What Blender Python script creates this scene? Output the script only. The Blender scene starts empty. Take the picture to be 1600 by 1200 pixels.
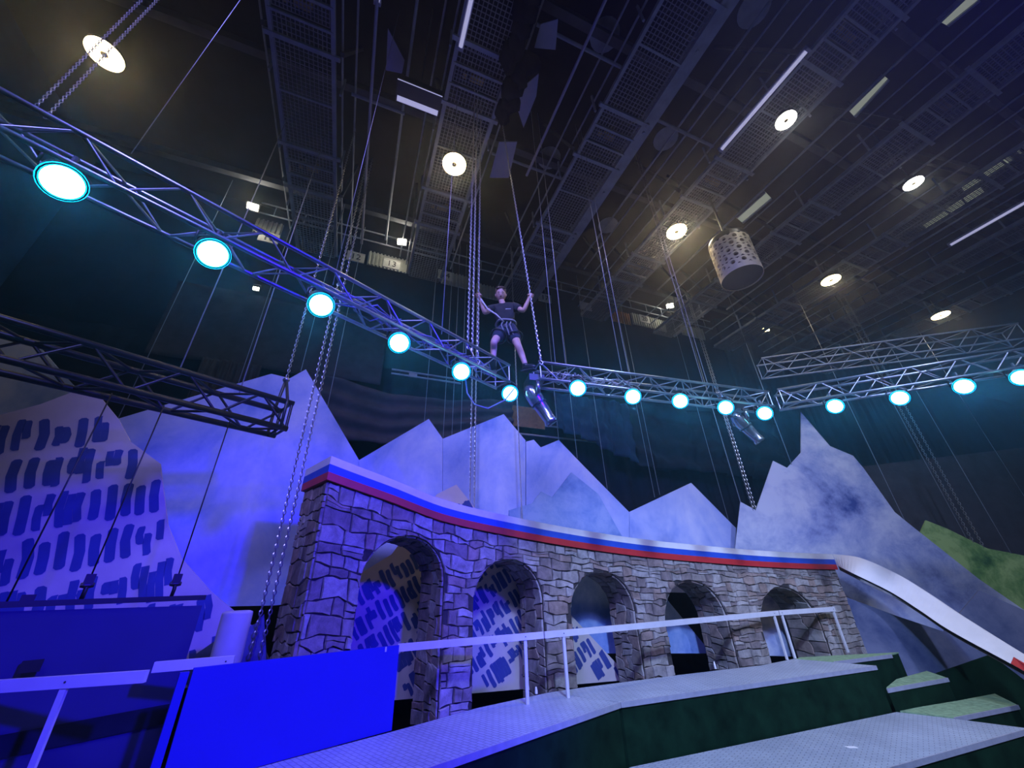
import bpy, bmesh, math, random
from mathutils import Vector, Matrix
random.seed(7)
S = bpy.context.scene
C = S.collection
# ------------------------------------------------------------------ camera
F_PX = 600.0
PITCH, ROLL = math.radians(27.7), math.radians(2.0)
CAM = Vector((0, 0, 2.6))
fw = Vector((0, math.cos(PITCH), math.sin(PITCH)))
_r0 = Vector((1, 0, 0)); _u0 = _r0.cross(fw)
rt = math.cos(ROLL) * _r0 - math.sin(ROLL) * _u0
up = math.sin(ROLL) * _r0 + math.cos(ROLL) * _u0
cd = bpy.data.cameras.new('camera'); cam = bpy.data.objects.new('camera', cd); C.objects.link(cam)
cd.sensor_width = 36.0; cd.lens = 36.0 * F_PX / 1600.0; cd.clip_start = 0.05; cd.clip_end = 200
m = Matrix((rt, up, -fw)).transposed().to_4x4(); m.translation = CAM
cam.matrix_world = m
S.camera = cam
# ------------------------------------------------------------------ world, exposure
w = bpy.data.worlds.new('world'); S.world = w; w.use_nodes = True
bg = w.node_tree.nodes['Background']
bg.inputs[0].default_value = (0.30, 0.42, 0.80, 1); bg.inputs[1].default_value = 0.19
S.view_settings.view_transform = 'Standard'; S.view_settings.look = 'None'
S.view_settings.gamma = 1.0; S.view_settings.use_curve_mapping = False
S.view_settings.exposure = 0.0

def look_rot(d):
    return Vector(d).to_track_quat('-Z', 'Y')
def spot(name, loc, aim, watts, col, size=60, blend=0.6, radius=0.15):
    l = bpy.data.lights.new(name, 'SPOT'); l.energy = watts; l.color = col
    l.spot_size = math.radians(size); l.spot_blend = blend; l.shadow_soft_size = radius
    o = bpy.data.objects.new(name, l); C.objects.link(o)
    o.location = loc; o.rotation_mode = 'QUATERNION'
    o.rotation_quaternion = look_rot(Vector(aim) - Vector(loc))
    return o
# stage floods standing in front of the set, behind and beside the camera
spot('blue_flood_light', (5.6, -2.2, 7.4), (-2.8, 5.6, 2.0), 11500, (0.02, 0.0, 1.0), 38, 0.6, 0.3)
spot('violet_flood_light', (-1.5, -2.5, 9.5), (-2.2, 9.0, 3.6), 4200, (0.22, 0.21, 1.0), 62, 0.8, 0.8)
spot('violet_flood_light', (2.5, -2.5, 9.5), (3.2, 10, 3.6), 4200, (0.25, 0.29, 1.0), 58, 0.8, 0.8)
spot('pale_flood_light', (6.5, -2.0, 9.0), (9.0, 10, 2.6), 3400, (0.48, 0.56, 1.0), 62, 0.8, 0.25)
spot('pale_flood_light', (2.5, -1.0, 9.0), (4.0, 7.5, 1.2), 4200, (0.42, 0.63, 1.0), 55, 0.9, 0.25)

# ------------------------------------------------------------------ geometry helpers
TH = math.radians(22.5)
UU = Vector((-math.sin(TH), math.cos(TH), 0)); VV = Vector((math.cos(TH), math.sin(TH), 0)); ZZ = Vector((0, 0, 1))
def W(v, u, z): return VV * v + UU * u + ZZ * z        # hall frame (v along the back wall, u towards it) to world
def ray(x, y): return fw + rt * ((x - 800) / F_PX) + up * ((600 - y) / F_PX)
def onz(x, y, z):
    d = ray(x, y); return CAM + d * ((z - CAM.z) / d.z)
def onu(x, y, u):
    d = ray(x, y); return CAM + d * (u / d.dot(UU))
def ony(x, y, Y):
    d = ray(x, y); return CAM + d * (Y / d.y)
def onpl(x, y, p, n):
    d = ray(x, y); return CAM + d * ((p - CAM).dot(n) / d.dot(n))
def atdepth(x, y, dep): return CAM + ray(x, y) * dep

class MB:
    def __init__(s): s.v = []; s.f = []; s.mi = []
    def add(s, vs, fs):
        o = len(s.v); s.v += [Vector(p) for p in vs]; s.f += [tuple(i + o for i in f) for f in fs]; return s
    def box(s, c, sz, ax=None):
        c = Vector(c); ax = ax or (Vector((1, 0, 0)), Vector((0, 1, 0)), ZZ)
        h = [a * (b / 2) for a, b in zip(ax, sz)]
        vs = [c + h[0] * i + h[1] * j + h[2] * k for i in (-1, 1) for j in (-1, 1) for k in (-1, 1)]
        return s.add(vs, [(0, 1, 3, 2), (4, 6, 7, 5), (0, 4, 5, 1), (2, 3, 7, 6), (0, 2, 6, 4), (1, 5, 7, 3)])
    def bar(s, a, b, wd, ht, upv=ZZ):
        a = Vector(a); b = Vector(b); d = (b - a); L = d.length; d.normalize()
        sd = d.cross(upv)
        if sd.length < 1e-4: sd = d.cross(Vector((1, 0, 0)))
        sd.normalize(); u2 = sd.cross(d)
        return s.box((a + b) / 2, (L, wd, ht), (d, sd, u2))
    def tube(s, a, b, r, n=8, r2=None, caps=True):
        a = Vector(a); b = Vector(b); r2 = r if r2 is None else r2
        d = (b - a).normalized(); x = d.orthogonal().normalized(); y = d.cross(x)
        vs = []
        for p, q in ((a, r), (b, r2)):
            vs += [p + (x * math.cos(2 * math.pi * i / n) + y * math.sin(2 * math.pi * i / n)) * q for i in range(n)]
        fs = [(i, (i + 1) % n, n + (i + 1) % n, n + i) for i in range(n)]
        if caps: fs += [tuple(range(n - 1, -1, -1)), tuple(range(n, 2 * n))]
        return s.add(vs, fs)
    def path(s, pts, r, n=6):
        pts = [Vector(p) for p in pts]; k = len(pts); vs = []
        x = None
        for i, p in enumerate(pts):
            d = (pts[min(i + 1, k - 1)] - pts[max(i - 1, 0)]).normalized()
            x = d.orthogonal().normalized() if x is None else (x - d * x.dot(d)).normalized()
            y = d.cross(x)
            vs += [p + (x * math.cos(2 * math.pi * j / n) + y * math.sin(2 * math.pi * j / n)) * r for j in range(n)]
        fs = [(i * n + j, i * n + (j + 1) % n, (i + 1) * n + (j + 1) % n, (i + 1) * n + j) for i in range(k - 1) for j in range(n)]
        fs += [tuple(range(n - 1, -1, -1)), tuple((k - 1) * n + j for j in range(n))]
        return s.add(vs, fs)
    def lathe(s, c, d, prof, n=24, caps=True):
        """profile list of (distance along d, radius)"""
        c = Vector(c); d = Vector(d).normalized(); x = d.orthogonal().normalized(); y = d.cross(x); vs = []
        for t, r in prof:
            vs += [c + d * t + (x * math.cos(2 * math.pi * j / n) + y * math.sin(2 * math.pi * j / n)) * r for j in range(n)]
        k = len(prof)
        fs = [(i * n + j, i * n + (j + 1) % n, (i + 1) * n + (j + 1) % n, (i + 1) * n + j) for i in range(k - 1) for j in range(n)]
        if caps: fs += [tuple(range(n - 1, -1, -1)), tuple((k - 1) * n + j for j in range(n))]
        return s.add(vs, fs)
    def prism(s, pts, ext):
        pts = [Vector(p) for p in pts]; n = len(pts); ext = Vector(ext)
        vs = pts + [p + ext for p in pts]
        return s.add(vs, [tuple(range(n)), tuple(range(2 * n - 1, n - 1, -1))] + [((i + 1) % n, i, n + i, n + (i + 1) % n) for i in range(n)])
    def grid(s, fn, nu, nv):
        vs = [fn(i / nu, j / nv) for i in range(nu + 1) for j in range(nv + 1)]
        fs = [(i * (nv + 1) + j, (i + 1) * (nv + 1) + j, (i + 1) * (nv + 1) + j + 1, i * (nv + 1) + j + 1) for i in range(nu) for j in range(nv)]
        return s.add(vs, fs)
    def build(s, name, mat, parent=None, smooth=False, origin=None, fix=True):
        org = parent_loc(parent) if parent else (Vector(origin) if origin is not None else s.base())
        me = bpy.data.meshes.new(name)
        me.from_pydata([tuple(p - org) for p in s.v], [], s.f)
        if fix:
            b = bmesh.new(); b.from_mesh(me); bmesh.ops.recalc_face_normals(b, faces=b.faces); b.to_mesh(me); b.free()
        if smooth:
            for p in me.polygons: p.use_smooth = True
        me.materials.append(mat)
        o = bpy.data.objects.new(name, me); C.objects.link(o)
        if parent: o.parent = parent
        else: o.location = org
        return o
    def base(s):
        n = len(s.v); c = sum(s.v, Vector()) / n; c.z = min(p.z for p in s.v); return c
def parent_loc(o):
    l = Vector(o.location)
    while o.parent: o = o.parent; l += Vector(o.location)
    return l
def tag(o, label, cat=None, group=None, kind=None):
    o['label'] = label
    if cat: o['category'] = cat
    if group: o['group'] = group
    if kind: o['kind'] = kind
    return o
def thing(name, loc, label, cat, group=None, kind=None):
    o = bpy.data.objects.new(name, None); C.objects.link(o); o.location = loc; o.empty_display_size = 0.1
    return tag(o, label, cat, group, kind)
def share(o, name=None, parent=None, loc=None):
    c = o.copy(); C.objects.link(c)
    if parent: c.parent = parent
    if loc is not None: c.location = loc
    return c

# ------------------------------------------------------------------ materials
def newmat(name):
    mt = bpy.data.materials.new(name); mt.use_nodes = True
    nt = mt.node_tree; return mt, nt, nt.nodes['Principled BSDF']
def noise(nt, scale, detail=4, rough=0.6, dist=0.0, coord='Object'):
    tc = nt.nodes.new('ShaderNodeTexCoord'); n = nt.nodes.new('ShaderNodeTexNoise')
    n.inputs['Scale'].default_value = scale; n.inputs['Detail'].default_value = detail
    n.inputs['Roughness'].default_value = rough; n.inputs['Distortion'].default_value = dist
    nt.links.new(tc.outputs[coord], n.inputs['Vector']); return n
def ramp(nt, src, stops):
    r = nt.nodes.new('ShaderNodeValToRGB'); e = r.color_ramp.elements
    while len(e) < len(stops): e.new(0.5)
    for k, (p, c) in zip(e, stops): k.position = p; k.color = (*c, 1)
    nt.links.new(src, r.inputs[0]); return r
def bump(nt, b, src, strength=0.3, dist=0.02):
    n = nt.nodes.new('ShaderNodeBump'); n.inputs['Strength'].default_value = strength; n.inputs['Distance'].default_value = dist
    nt.links.new(src, n.inputs['Height']); nt.links.new(n.outputs[0], b.inputs['Normal'])
def mat(name, col, rough=0.6, metal=0.0, vary=0.25, scale=6.0, bmp=0.0):
    mt, nt, b = newmat(name)
    n = noise(nt, scale)
    lo = tuple(c * (1 - vary) for c in col); hi = tuple(min(1, c * (1 + vary)) for c in col)
    r = ramp(nt, n.outputs[0], [(0.3, lo), (0.7, hi)])
    nt.links.new(r.outputs[0], b.inputs['Base Color'])
    b.inputs['Roughness'].default_value = rough; b.inputs['Metallic'].default_value = metal
    if rough > .9: b.inputs['Specular IOR Level'].default_value = 0.08
    if bmp: bump(nt, b, n.outputs[0], bmp)
    return mt
def emit(name, col, strength):
    mt, nt, b = newmat(name)
    b.inputs['Base Color'].default_value = (*col, 1); b.inputs['Emission Color'].default_value = (*col, 1)
    b.inputs['Emission Strength'].default_value = strength
    n = noise(nt, 3.0); r = ramp(nt, n.outputs[0], [(0.0, tuple(c * .93 for c in col)), (1.0, col)])
    nt.links.new(r.outputs[0], b.inputs['Emission Color']); return mt
def cloud_mat(name, dark, mid, light, scale=0.55, speck=0.5):
    mt, nt, b = newmat(name)
    n1 = noise(nt, scale, 7, 0.62, 0.6); n2 = noise(nt, scale * 4.5, 9, 0.72, 0.3)
    mx = nt.nodes.new('ShaderNodeMath'); mx.operation = 'MULTIPLY_ADD'; mx.inputs[1].default_value = speck
    nt.links.new(n2.outputs[0], mx.inputs[0]); nt.links.new(n1.outputs[0], mx.inputs[2])
    k = speck * 0.5
    r = ramp(nt, mx.outputs[0], [(0.30 + k, dark), (0.44 + k, mid), (0.60 + k, light)])
    nt.links.new(r.outputs[0], b.inputs['Base Color']); b.inputs['Roughness'].default_value = 0.75
    b.inputs['Specular IOR Level'].default_value = 0.15
    return mt
M = {}
M['black_cloth'] = mat('black_cloth', (0.012, 0.016, 0.030), 0.95, 0, 0.3, 3, 0.2)
M['navy_cloth'] = mat('navy_cloth', (0.016, 0.035, 0.085), 0.95, 0, 0.3, 1.5, 0.2)
M['grey_cloth'] = mat('grey_cloth', (0.055, 0.055, 0.07), 0.95, 0, 0.25, 2.5, 0.2)
M['dark_floor'] = mat('dark_floor', (0.012, 0.012, 0.015), 0.8)
M['dark_ceiling'] = mat('dark_ceiling', (0.013, 0.016, 0.027), 0.95, 0, 0.4, 1.0)
M['steel'] = mat('painted_steel', (0.30, 0.33, 0.38), 0.55, 0.2, 0.2, 4)
M['dark_steel'] = mat('dark_steel', (0.07, 0.075, 0.09), 0.6, 0.2, 0.25, 4)
M['mesh_steel'] = mat('mesh_steel', (0.24, 0.25, 0.28), 0.6, 0.2, 0.2, 4)
M['alu'] = mat('aluminium', (0.30, 0.31, 0.34), 0.33, 0.9, 0.12, 12)
M['black_alu'] = mat('black_painted_tube', (0.012, 0.012, 0.014), 0.38, 0.0, 0.3, 9)
M['chain'] = mat('chain_steel', (0.50, 0.50, 0.50), 0.35, 0.8, 0.2, 30)
M['cable'] = mat('wire_rope', (0.36, 0.37, 0.40), 0.45, 0.3, 0.15, 30)
M['black_cable'] = mat('black_wire', (0.01, 0.01, 0.012), 0.5)
M['black_plastic'] = mat('black_plastic', (0.014, 0.014, 0.016), 0.4)
M['chrome'] = mat('polished_shell', (0.30, 0.31, 0.32), 0.22, 0.85, 0.2, 7)
M['cyan_lens'] = emit('cyan_lamp_glow', (0.30, 0.92, 1.0), 14)
M['cyan_halo'] = emit('cyan_halo_glow', (0.0, 0.62, 1.0), 2.2)  # glow colour of the halo drawn round each cyan lens
M['warm_lens'] = emit('warm_lamp_glow', (1.0, 0.78, 0.38), 14)
M['white_lens'] = emit('white_lamp_glow', (1.0, 0.95, 0.78), 12)
M['tube_lens'] = emit('painted_tube_glow', (0.62, 0.62, 0.95), 0.55)  # weak glow put in place of light reflected by the unlit tubes
M['stone_band_white'] = mat('white_band_paint', (0.74, 0.73, 0.72), 0.5, 0, 0.05)
M['band_blue'] = mat('blue_band_paint', (0.02, 0.08, 0.50), 0.5, 0, 0.08)
M['band_red'] = mat('red_band_paint', (0.50, 0.025, 0.03), 0.5, 0, 0.08)
M['mortar'] = mat('dark_mortar', (0.055, 0.048, 0.045), 0.95, 0, 0.3, 14)
M['blue_panel'] = mat('blue_board', (0.012, 0.014, 0.36), 0.6, 0, 0.06, 1.2)
M['navy_panel'] = mat('navy_board', (0.02, 0.022, 0.11), 0.6, 0, 0.12, 1.2)
M['rail'] = mat('white_rail_paint', (0.66, 0.65, 0.66), 0.4, 0, 0.06)
M['beige_post'] = mat('pale_post_paint', (0.50, 0.49, 0.47), 0.6, 0, 0.08)
M['edge'] = mat('deck_edge_strip', (0.42, 0.42, 0.50), 0.4, 0.2, 0.12, 8)
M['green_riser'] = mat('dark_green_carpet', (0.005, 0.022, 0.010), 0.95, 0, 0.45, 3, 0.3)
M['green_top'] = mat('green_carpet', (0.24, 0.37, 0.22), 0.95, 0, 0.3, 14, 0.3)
M['green_hill'] = cloud_mat('green_hill_print', (0.04, 0.13, 0.05), (0.14, 0.30, 0.09), (0.36, 0.55, 0.20), 0.8, 0.5)
M['mountain'] = cloud_mat('pale_mountain_print', (0.20, 0.30, 0.70), (0.36, 0.45, 0.80), (0.55, 0.61, 0.86), 0.40, 0.40)
M['small_mountain'] = cloud_mat('blue_mountain_print', (0.12, 0.22, 0.50), (0.20, 0.32, 0.62), (0.32, 0.43, 0.70), 0.7, 0.6)
M['big_mountain'] = cloud_mat('cloudy_mountain_print', (0.05, 0.08, 0.26), (0.27, 0.33, 0.55), (0.52, 0.57, 0.68), 0.42, 0.5)
M['low_mountain'] = cloud_mat('slate_mountain_print', (0.05, 0.07, 0.16), (0.10, 0.12, 0.21), (0.17, 0.19, 0.28), 0.6, 0.5)
M['village_base'] = mat('beige_village_print', (0.56, 0.50, 0.46), 0.8, 0, 0.12, 1.5)
M['village_block'] = mat('navy_village_print', (0.035, 0.06, 0.24), 0.8, 0, 0.15, 3)
M['ring_white'] = mat('number_board_paint', (0.62, 0.62, 0.56), 0.6, 0, 0.08)
M['ink'] = mat('black_number_paint', (0.012, 0.012, 0.014), 0.6)
M['pale_rib'] = mat('pale_ribbed_sheet', (0.42, 0.43, 0.36), 0.6, 0, 0.12)
M['trough_painted_glow'] = emit('painted_glow_sheet', (0.78, 0.85, 0.62), 0.22)  # weak emission stands for lamp light falling on the pale bays
M['orange_sheet'] = mat('orange_sheet', (0.55, 0.25, 0.08), 0.6, 0, 0.2)
M['brown_wood'] = mat('brown_boards', (0.16, 0.09, 0.05), 0.7, 0, 0.35, 5)
M['pale_panel'] = mat('pale_lilac_panel', (0.36, 0.36, 0.48), 0.5, 0, 0.06)
M['can_shell'] = mat('cream_metal_shell', (0.80, 0.72, 0.56), 0.5, 0.1, 0.1, 4)
M['can_core'] = mat('dark_red_core', (0.05, 0.012, 0.010), 0.6)
M['brass'] = mat('yellow_hoist_paint', (0.40, 0.30, 0.10), 0.5, 0.3)
M['skin'] = mat('skin', (0.58, 0.36, 0.26), 0.55, 0, 0.08, 9)
M['hair'] = mat('brown_hair', (0.10, 0.060, 0.035), 0.7, 0, 0.4, 60)
M['shirt'] = mat('black_shirt_cloth', (0.022, 0.022, 0.024), 0.9, 0, 0.3, 12, 0.3)
M['shorts'] = mat('navy_shorts_cloth', (0.022, 0.026, 0.05), 0.9, 0, 0.3, 12, 0.3)
M['strap'] = mat('grey_webbing', (0.22, 0.22, 0.23), 0.7)
M['rope'] = mat('white_rope', (0.70, 0.68, 0.62), 0.8)
M['white_print'] = mat('white_print', (0.75, 0.75, 0.75), 0.7)
M['paper'] = mat('white_paper', (0.85, 0.85, 0.85), 0.7, 0, 0.03)
def deck_mat():
    mt, nt, b = newmat('grey_studded_deck')
    tc = nt.nodes.new('ShaderNodeTexCoord'); mp = nt.nodes.new('ShaderNodeMapping'); mp.inputs['Rotation'].default_value[2] = TH + 0.35
    br = nt.nodes.new('ShaderNodeTexBrick')
    br.inputs['Scale'].default_value = 1.0; br.inputs['Brick Width'].default_value = 0.11; br.inputs['Row Height'].default_value = 0.055
    br.inputs['Mortar Size'].default_value = 0.007; br.inputs['Mortar Smooth'].default_value = 0.6
    br.inputs['Color1'].default_value = (0.44, 0.51, 0.60, 1); br.inputs['Color2'].default_value = (0.50, 0.57, 0.66, 1); br.inputs['Mortar'].default_value = (0.24, 0.28, 0.36, 1)
    nt.links.new(tc.outputs['Object'], mp.inputs[0]); nt.links.new(mp.outputs[0], br.inputs['Vector'])
    n = noise(nt, 1.6, 6); mx = nt.nodes.new('ShaderNodeMix'); mx.data_type = 'RGBA'; mx.blend_type = 'MULTIPLY'; mx.inputs[0].default_value = 0.6
    r = ramp(nt, n.outputs[0], [(0.25, (0.55, 0.55, 0.6)), (0.7, (1, 1, 1))])
    nt.links.new(br.outputs[0], mx.inputs[6]); nt.links.new(r.outputs[0], mx.inputs[7]); nt.links.new(mx.outputs[2], b.inputs['Base Color'])
    b.inputs['Roughness'].default_value = 0.42
    bump(nt, b, br.outputs['Fac'], -0.5, 0.004); return mt
M['deck'] = deck_mat()
def stone_mat(k, col):
    mt, nt, b = newmat('rubble_stone_%d' % k)
    n = noise(nt, 5.0, 8, 0.7, 0.4); n2 = noise(nt, 40, 4, 0.7)
    r = ramp(nt, n.outputs[0], [(0.28, tuple(c * 0.30 for c in col)), (0.5, tuple(c * .74 for c in col)), (0.72, tuple(min(1, c * 1.2) for c in col))])
    nt.links.new(r.outputs[0], b.inputs['Base Color']); b.inputs['Roughness'].default_value = 0.9
    bump(nt, b, n2.outputs[0], 0.5, 0.01); return mt
STONES = [stone_mat(k, c) for k, c in enumerate([(0.34, 0.29, 0.25), (0.42, 0.38, 0.34), (0.27, 0.22, 0.20), (0.36, 0.27, 0.22), (0.46, 0.42, 0.38)])]

# ------------------------------------------------------------------ the hall
def struct(name, mb, mt, label): return tag(mb.build(name, mt), label, None, None, 'structure')
struct('floor', MB().box((15, 10, -0.05), (80, 70, 0.1)), M['dark_floor'], 'dark studio floor below the stage')
ZC = 15.2
struct('ceiling', MB().box((15, 10, ZC + 0.1), (80, 70, 0.2)), M['dark_ceiling'], 'dark roof deck above the catwalks')
struct('wall_back', MB().box(W(20, 12.1, ZC / 2), (62, 0.2, ZC), (VV, UU, ZZ)), M['dark_ceiling'], 'dark back wall of the hall')
struct('wall_left', MB().box(W(-9.5, 2, ZC / 2), (0.2, 20, ZC), (VV, UU, ZZ)), M['navy_cloth'], 'dark navy side wall left of the stage')

# ------------------------------------------------------------------ stage decks
ZD, ZL = 1.15, 0.51
def deck(name, pts_xy, ztop, zbot, topmat, label, edges, cat='platform', sidemat=None):
    pts = [Vector((p[0], p[1], 0)) for p in pts_xy]
    c = sum(pts, Vector()) / len(pts)
    t = thing(name, (c.x, c.y, zbot), label, cat)
    MB().prism([p + ZZ * (ztop - 0.02) for p in pts], ZZ * 0.02).build('deck_surface', topmat, t)
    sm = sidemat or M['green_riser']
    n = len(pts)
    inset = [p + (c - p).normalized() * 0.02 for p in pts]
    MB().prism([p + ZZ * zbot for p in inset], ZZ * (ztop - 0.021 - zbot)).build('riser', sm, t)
    for i, j in edges:
        a, b = pts[i], pts[j]; d = (b - a).normalized(); nrm = Vector((d.y, -d.x, 0))
        if nrm.dot(c - a) > 0: nrm = -nrm
        MB().box((a + b) / 2 + nrm * 0.006 + ZZ * (ztop - 0.028), ((b - a).length, 0.016, 0.06), (d, nrm, ZZ)).build('edge_strip', M['edge'], t)
    return t
def xy(x, y, z): p = onz(x, y, z); return (p.x, p.y)
def lerp(a, b, t): return tuple(a[i] + (b[i] - a[i]) * t for i in range(len(a)))
fl, fr = xy(667, 1200, ZD), xy(968, 1097.5, ZD)
bl, bs = xy(400, 1200, ZD), xy(858, 1082, ZD)
gapv = Vector((0.006, 0.003))
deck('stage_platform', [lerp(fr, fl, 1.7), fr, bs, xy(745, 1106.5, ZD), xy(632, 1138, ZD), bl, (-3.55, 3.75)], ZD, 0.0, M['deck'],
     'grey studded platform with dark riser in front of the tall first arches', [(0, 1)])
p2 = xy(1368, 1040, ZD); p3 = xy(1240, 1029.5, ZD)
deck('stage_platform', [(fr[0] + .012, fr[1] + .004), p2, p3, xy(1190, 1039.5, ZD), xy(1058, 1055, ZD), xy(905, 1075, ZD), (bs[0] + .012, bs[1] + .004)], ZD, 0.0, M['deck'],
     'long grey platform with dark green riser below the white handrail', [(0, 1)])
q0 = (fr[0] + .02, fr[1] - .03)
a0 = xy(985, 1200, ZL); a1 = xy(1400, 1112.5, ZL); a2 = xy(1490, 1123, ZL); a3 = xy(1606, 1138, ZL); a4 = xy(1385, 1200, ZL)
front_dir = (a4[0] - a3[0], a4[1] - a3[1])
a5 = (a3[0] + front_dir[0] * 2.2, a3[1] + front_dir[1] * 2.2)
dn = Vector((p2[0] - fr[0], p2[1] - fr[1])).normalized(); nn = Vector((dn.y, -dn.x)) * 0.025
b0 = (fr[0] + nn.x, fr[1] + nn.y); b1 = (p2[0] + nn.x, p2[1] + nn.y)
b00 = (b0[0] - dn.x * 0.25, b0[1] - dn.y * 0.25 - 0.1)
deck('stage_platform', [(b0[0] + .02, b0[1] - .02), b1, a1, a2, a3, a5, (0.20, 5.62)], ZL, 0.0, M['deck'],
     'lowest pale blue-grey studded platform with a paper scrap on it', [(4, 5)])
ZM = 0.5 * (ZD + ZL)
g = [xy(1242, 1030, ZD), xy(1372, 1039.5, ZD), xy(1392, 1025, ZD), xy(1391, 1021.5, ZD), xy(1310, 1019, ZD)]
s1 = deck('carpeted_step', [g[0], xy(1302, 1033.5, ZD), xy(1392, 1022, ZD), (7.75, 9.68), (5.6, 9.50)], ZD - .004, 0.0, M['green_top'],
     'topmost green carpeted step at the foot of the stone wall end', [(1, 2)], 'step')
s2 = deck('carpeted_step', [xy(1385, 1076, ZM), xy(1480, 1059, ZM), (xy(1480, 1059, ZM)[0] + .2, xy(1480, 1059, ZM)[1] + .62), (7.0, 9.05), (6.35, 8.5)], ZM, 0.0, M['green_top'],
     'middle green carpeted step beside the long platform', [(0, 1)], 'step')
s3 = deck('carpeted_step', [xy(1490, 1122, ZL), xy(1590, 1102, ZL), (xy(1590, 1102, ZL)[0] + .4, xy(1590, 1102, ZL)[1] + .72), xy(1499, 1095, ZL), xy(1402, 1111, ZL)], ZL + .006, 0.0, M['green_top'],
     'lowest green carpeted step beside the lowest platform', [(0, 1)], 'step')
# scraps left on the decks
p = onz(1330, 1168, ZL)
tag(MB().prism([p + Vector(d) for d in ((-.075, .035, .003), (-.05, -.035, .003), (.05, -.045, .003), (.08, -.03, .003), (.06, .03, .003))], ZZ * .003).build('paper_scrap', M['paper']),
    'small white paper scrap lying on the lowest platform', 'paper')
p = onz(838, 1084, ZD)
tag(MB().lathe(p + ZZ * .001, ZZ, [(0, .022), (.03, .02), (.07, .014), (.085, .006)], 10).build('bottle_cap_cone', M['paper']), 'tiny white cone standing beside the rail post on the deck', 'cone')
p = onz(1118, 1045, ZD)
tag(MB().lathe(p + ZZ * .001, ZZ, [(0, .02), (.06, .018), (.11, .008)], 10).build('white_cone', M['paper']), 'small white cone under the fourth arch', 'cone')

# ------------------------------------------------------------------ handrails
ZR = 1.975
def rail(a, b, posts, label, lw=0.045, h=0.085, ZR=ZR):
    a = Vector((*a, ZR)); b = Vector((*b, ZR)); d = (b - a).normalized()
    t = thing('handrail', ((a.x + b.x) / 2, (a.y + b.y) / 2, ZD), label, 'handrail')
    r = MB().bar(a - ZZ * h / 2, b - ZZ * h / 2, lw, h).build('top_rail', M['rail'], t)
    sd = d.cross(ZZ)
    for k in posts:
        q = a.lerp(b, k)
        MB().box(Vector((q.x, q.y, (ZD + ZR - h) / 2)), (0.045, 0.03, ZR - h - ZD - .002), (d, sd, ZZ)).build('post', M['rail'], t)
        MB().lathe(q - ZZ * h / 2 + sd * (lw / 2 - .002), sd, [(0, .009), (.005, .008)], 10).build('screw', M['dark_steel'], r)
    return t
r0, r1, r2, r3 = xy(622, 1006, ZR), xy(848, 987, ZR), xy(1214, 954, ZR), xy(1302, 948, ZR)
def pull(p, k=0.0): return p
rail(r0, r1, [0.86], 'white handrail section beside the blue board, one post')
rail((r1[0] + .02, r1[1] + .0), r2, [0.06, .975], 'longest white handrail section crossing four stone arches')
rail((r2[0] + .03, r2[1] + .012), r3, [0.04, 0.97], 'short end section of the white handrail by the wall end')
ZQ = 2.06
l0, l1 = xy(-60, 1066, ZQ), xy(232, 1047, ZQ)
rail(l0, l1, [0.56], 'violet-lit handrail in the lower left corner with one post', ZR=ZQ)
l2, l3 = xy(243, 1034, ZQ), xy(318, 1028, ZQ)
rail(l2, (l3[0] + .25, l3[1] + .1), [0.9], 'short violet-lit handrail stub behind the blue board', ZR=ZQ)
q = onz(38, 1052, ZQ)
tag(MB().box(q + Vector((0, .03, .045)), (0.13, 0.03, 0.09), (Vector((.75, .66, 0)), Vector((-.66, .75, 0)), ZZ)).build('black_box', M['black_plastic']), 'small black box clipped on the lower left handrail', 'box')

# left deck under the violet rails
deck('stage_platform', [(-3.62, 3.70), (-2.62, 4.82), (-3.1, 5.1), (-4.4, 3.85), (-5.75, 2.2), (-5.0, 1.8)], ZD - .004, 0.0, M['deck'], 'dark platform in the lower left corner under the violet handrail', [])

# blue board and navy board
ba = Vector((*xy(612, 1142, ZD), ZD)); bb = Vector((*xy(400, 1200, ZD), ZD)); d = (bb - ba).normalized()
bend = ba + d * ((bb - ba).length * 1.52)
t = thing('blue_board', ((ba.x + bend.x) / 2, (ba.y + bend.y) / 2, ZD), 'flat saturated blue board standing on the platform edge', 'board')
n = Vector((d.y, -d.x, 0)); n = n if n.dot(-ba) > 0 else -n
MB().prism([ba + ZZ * .004, bend + ZZ * .004, bend + ZZ * .86, ba + ZZ * .83], -n * .03).build('sheet', M['blue_panel'], t)
MB().bar(bend + ZZ * .42 - n * .03 - d * -.03, bend + ZZ * .421 - n * .03 - d * -.10, 0.05, .83).build('side_frame', M['blue_panel'], t)
MB().box(ba.lerp(bend, .085) + ZZ * .805 + n * .004, (.02, .006, .05), (d, n, ZZ)).build('clip', M['rail'], t)

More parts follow.
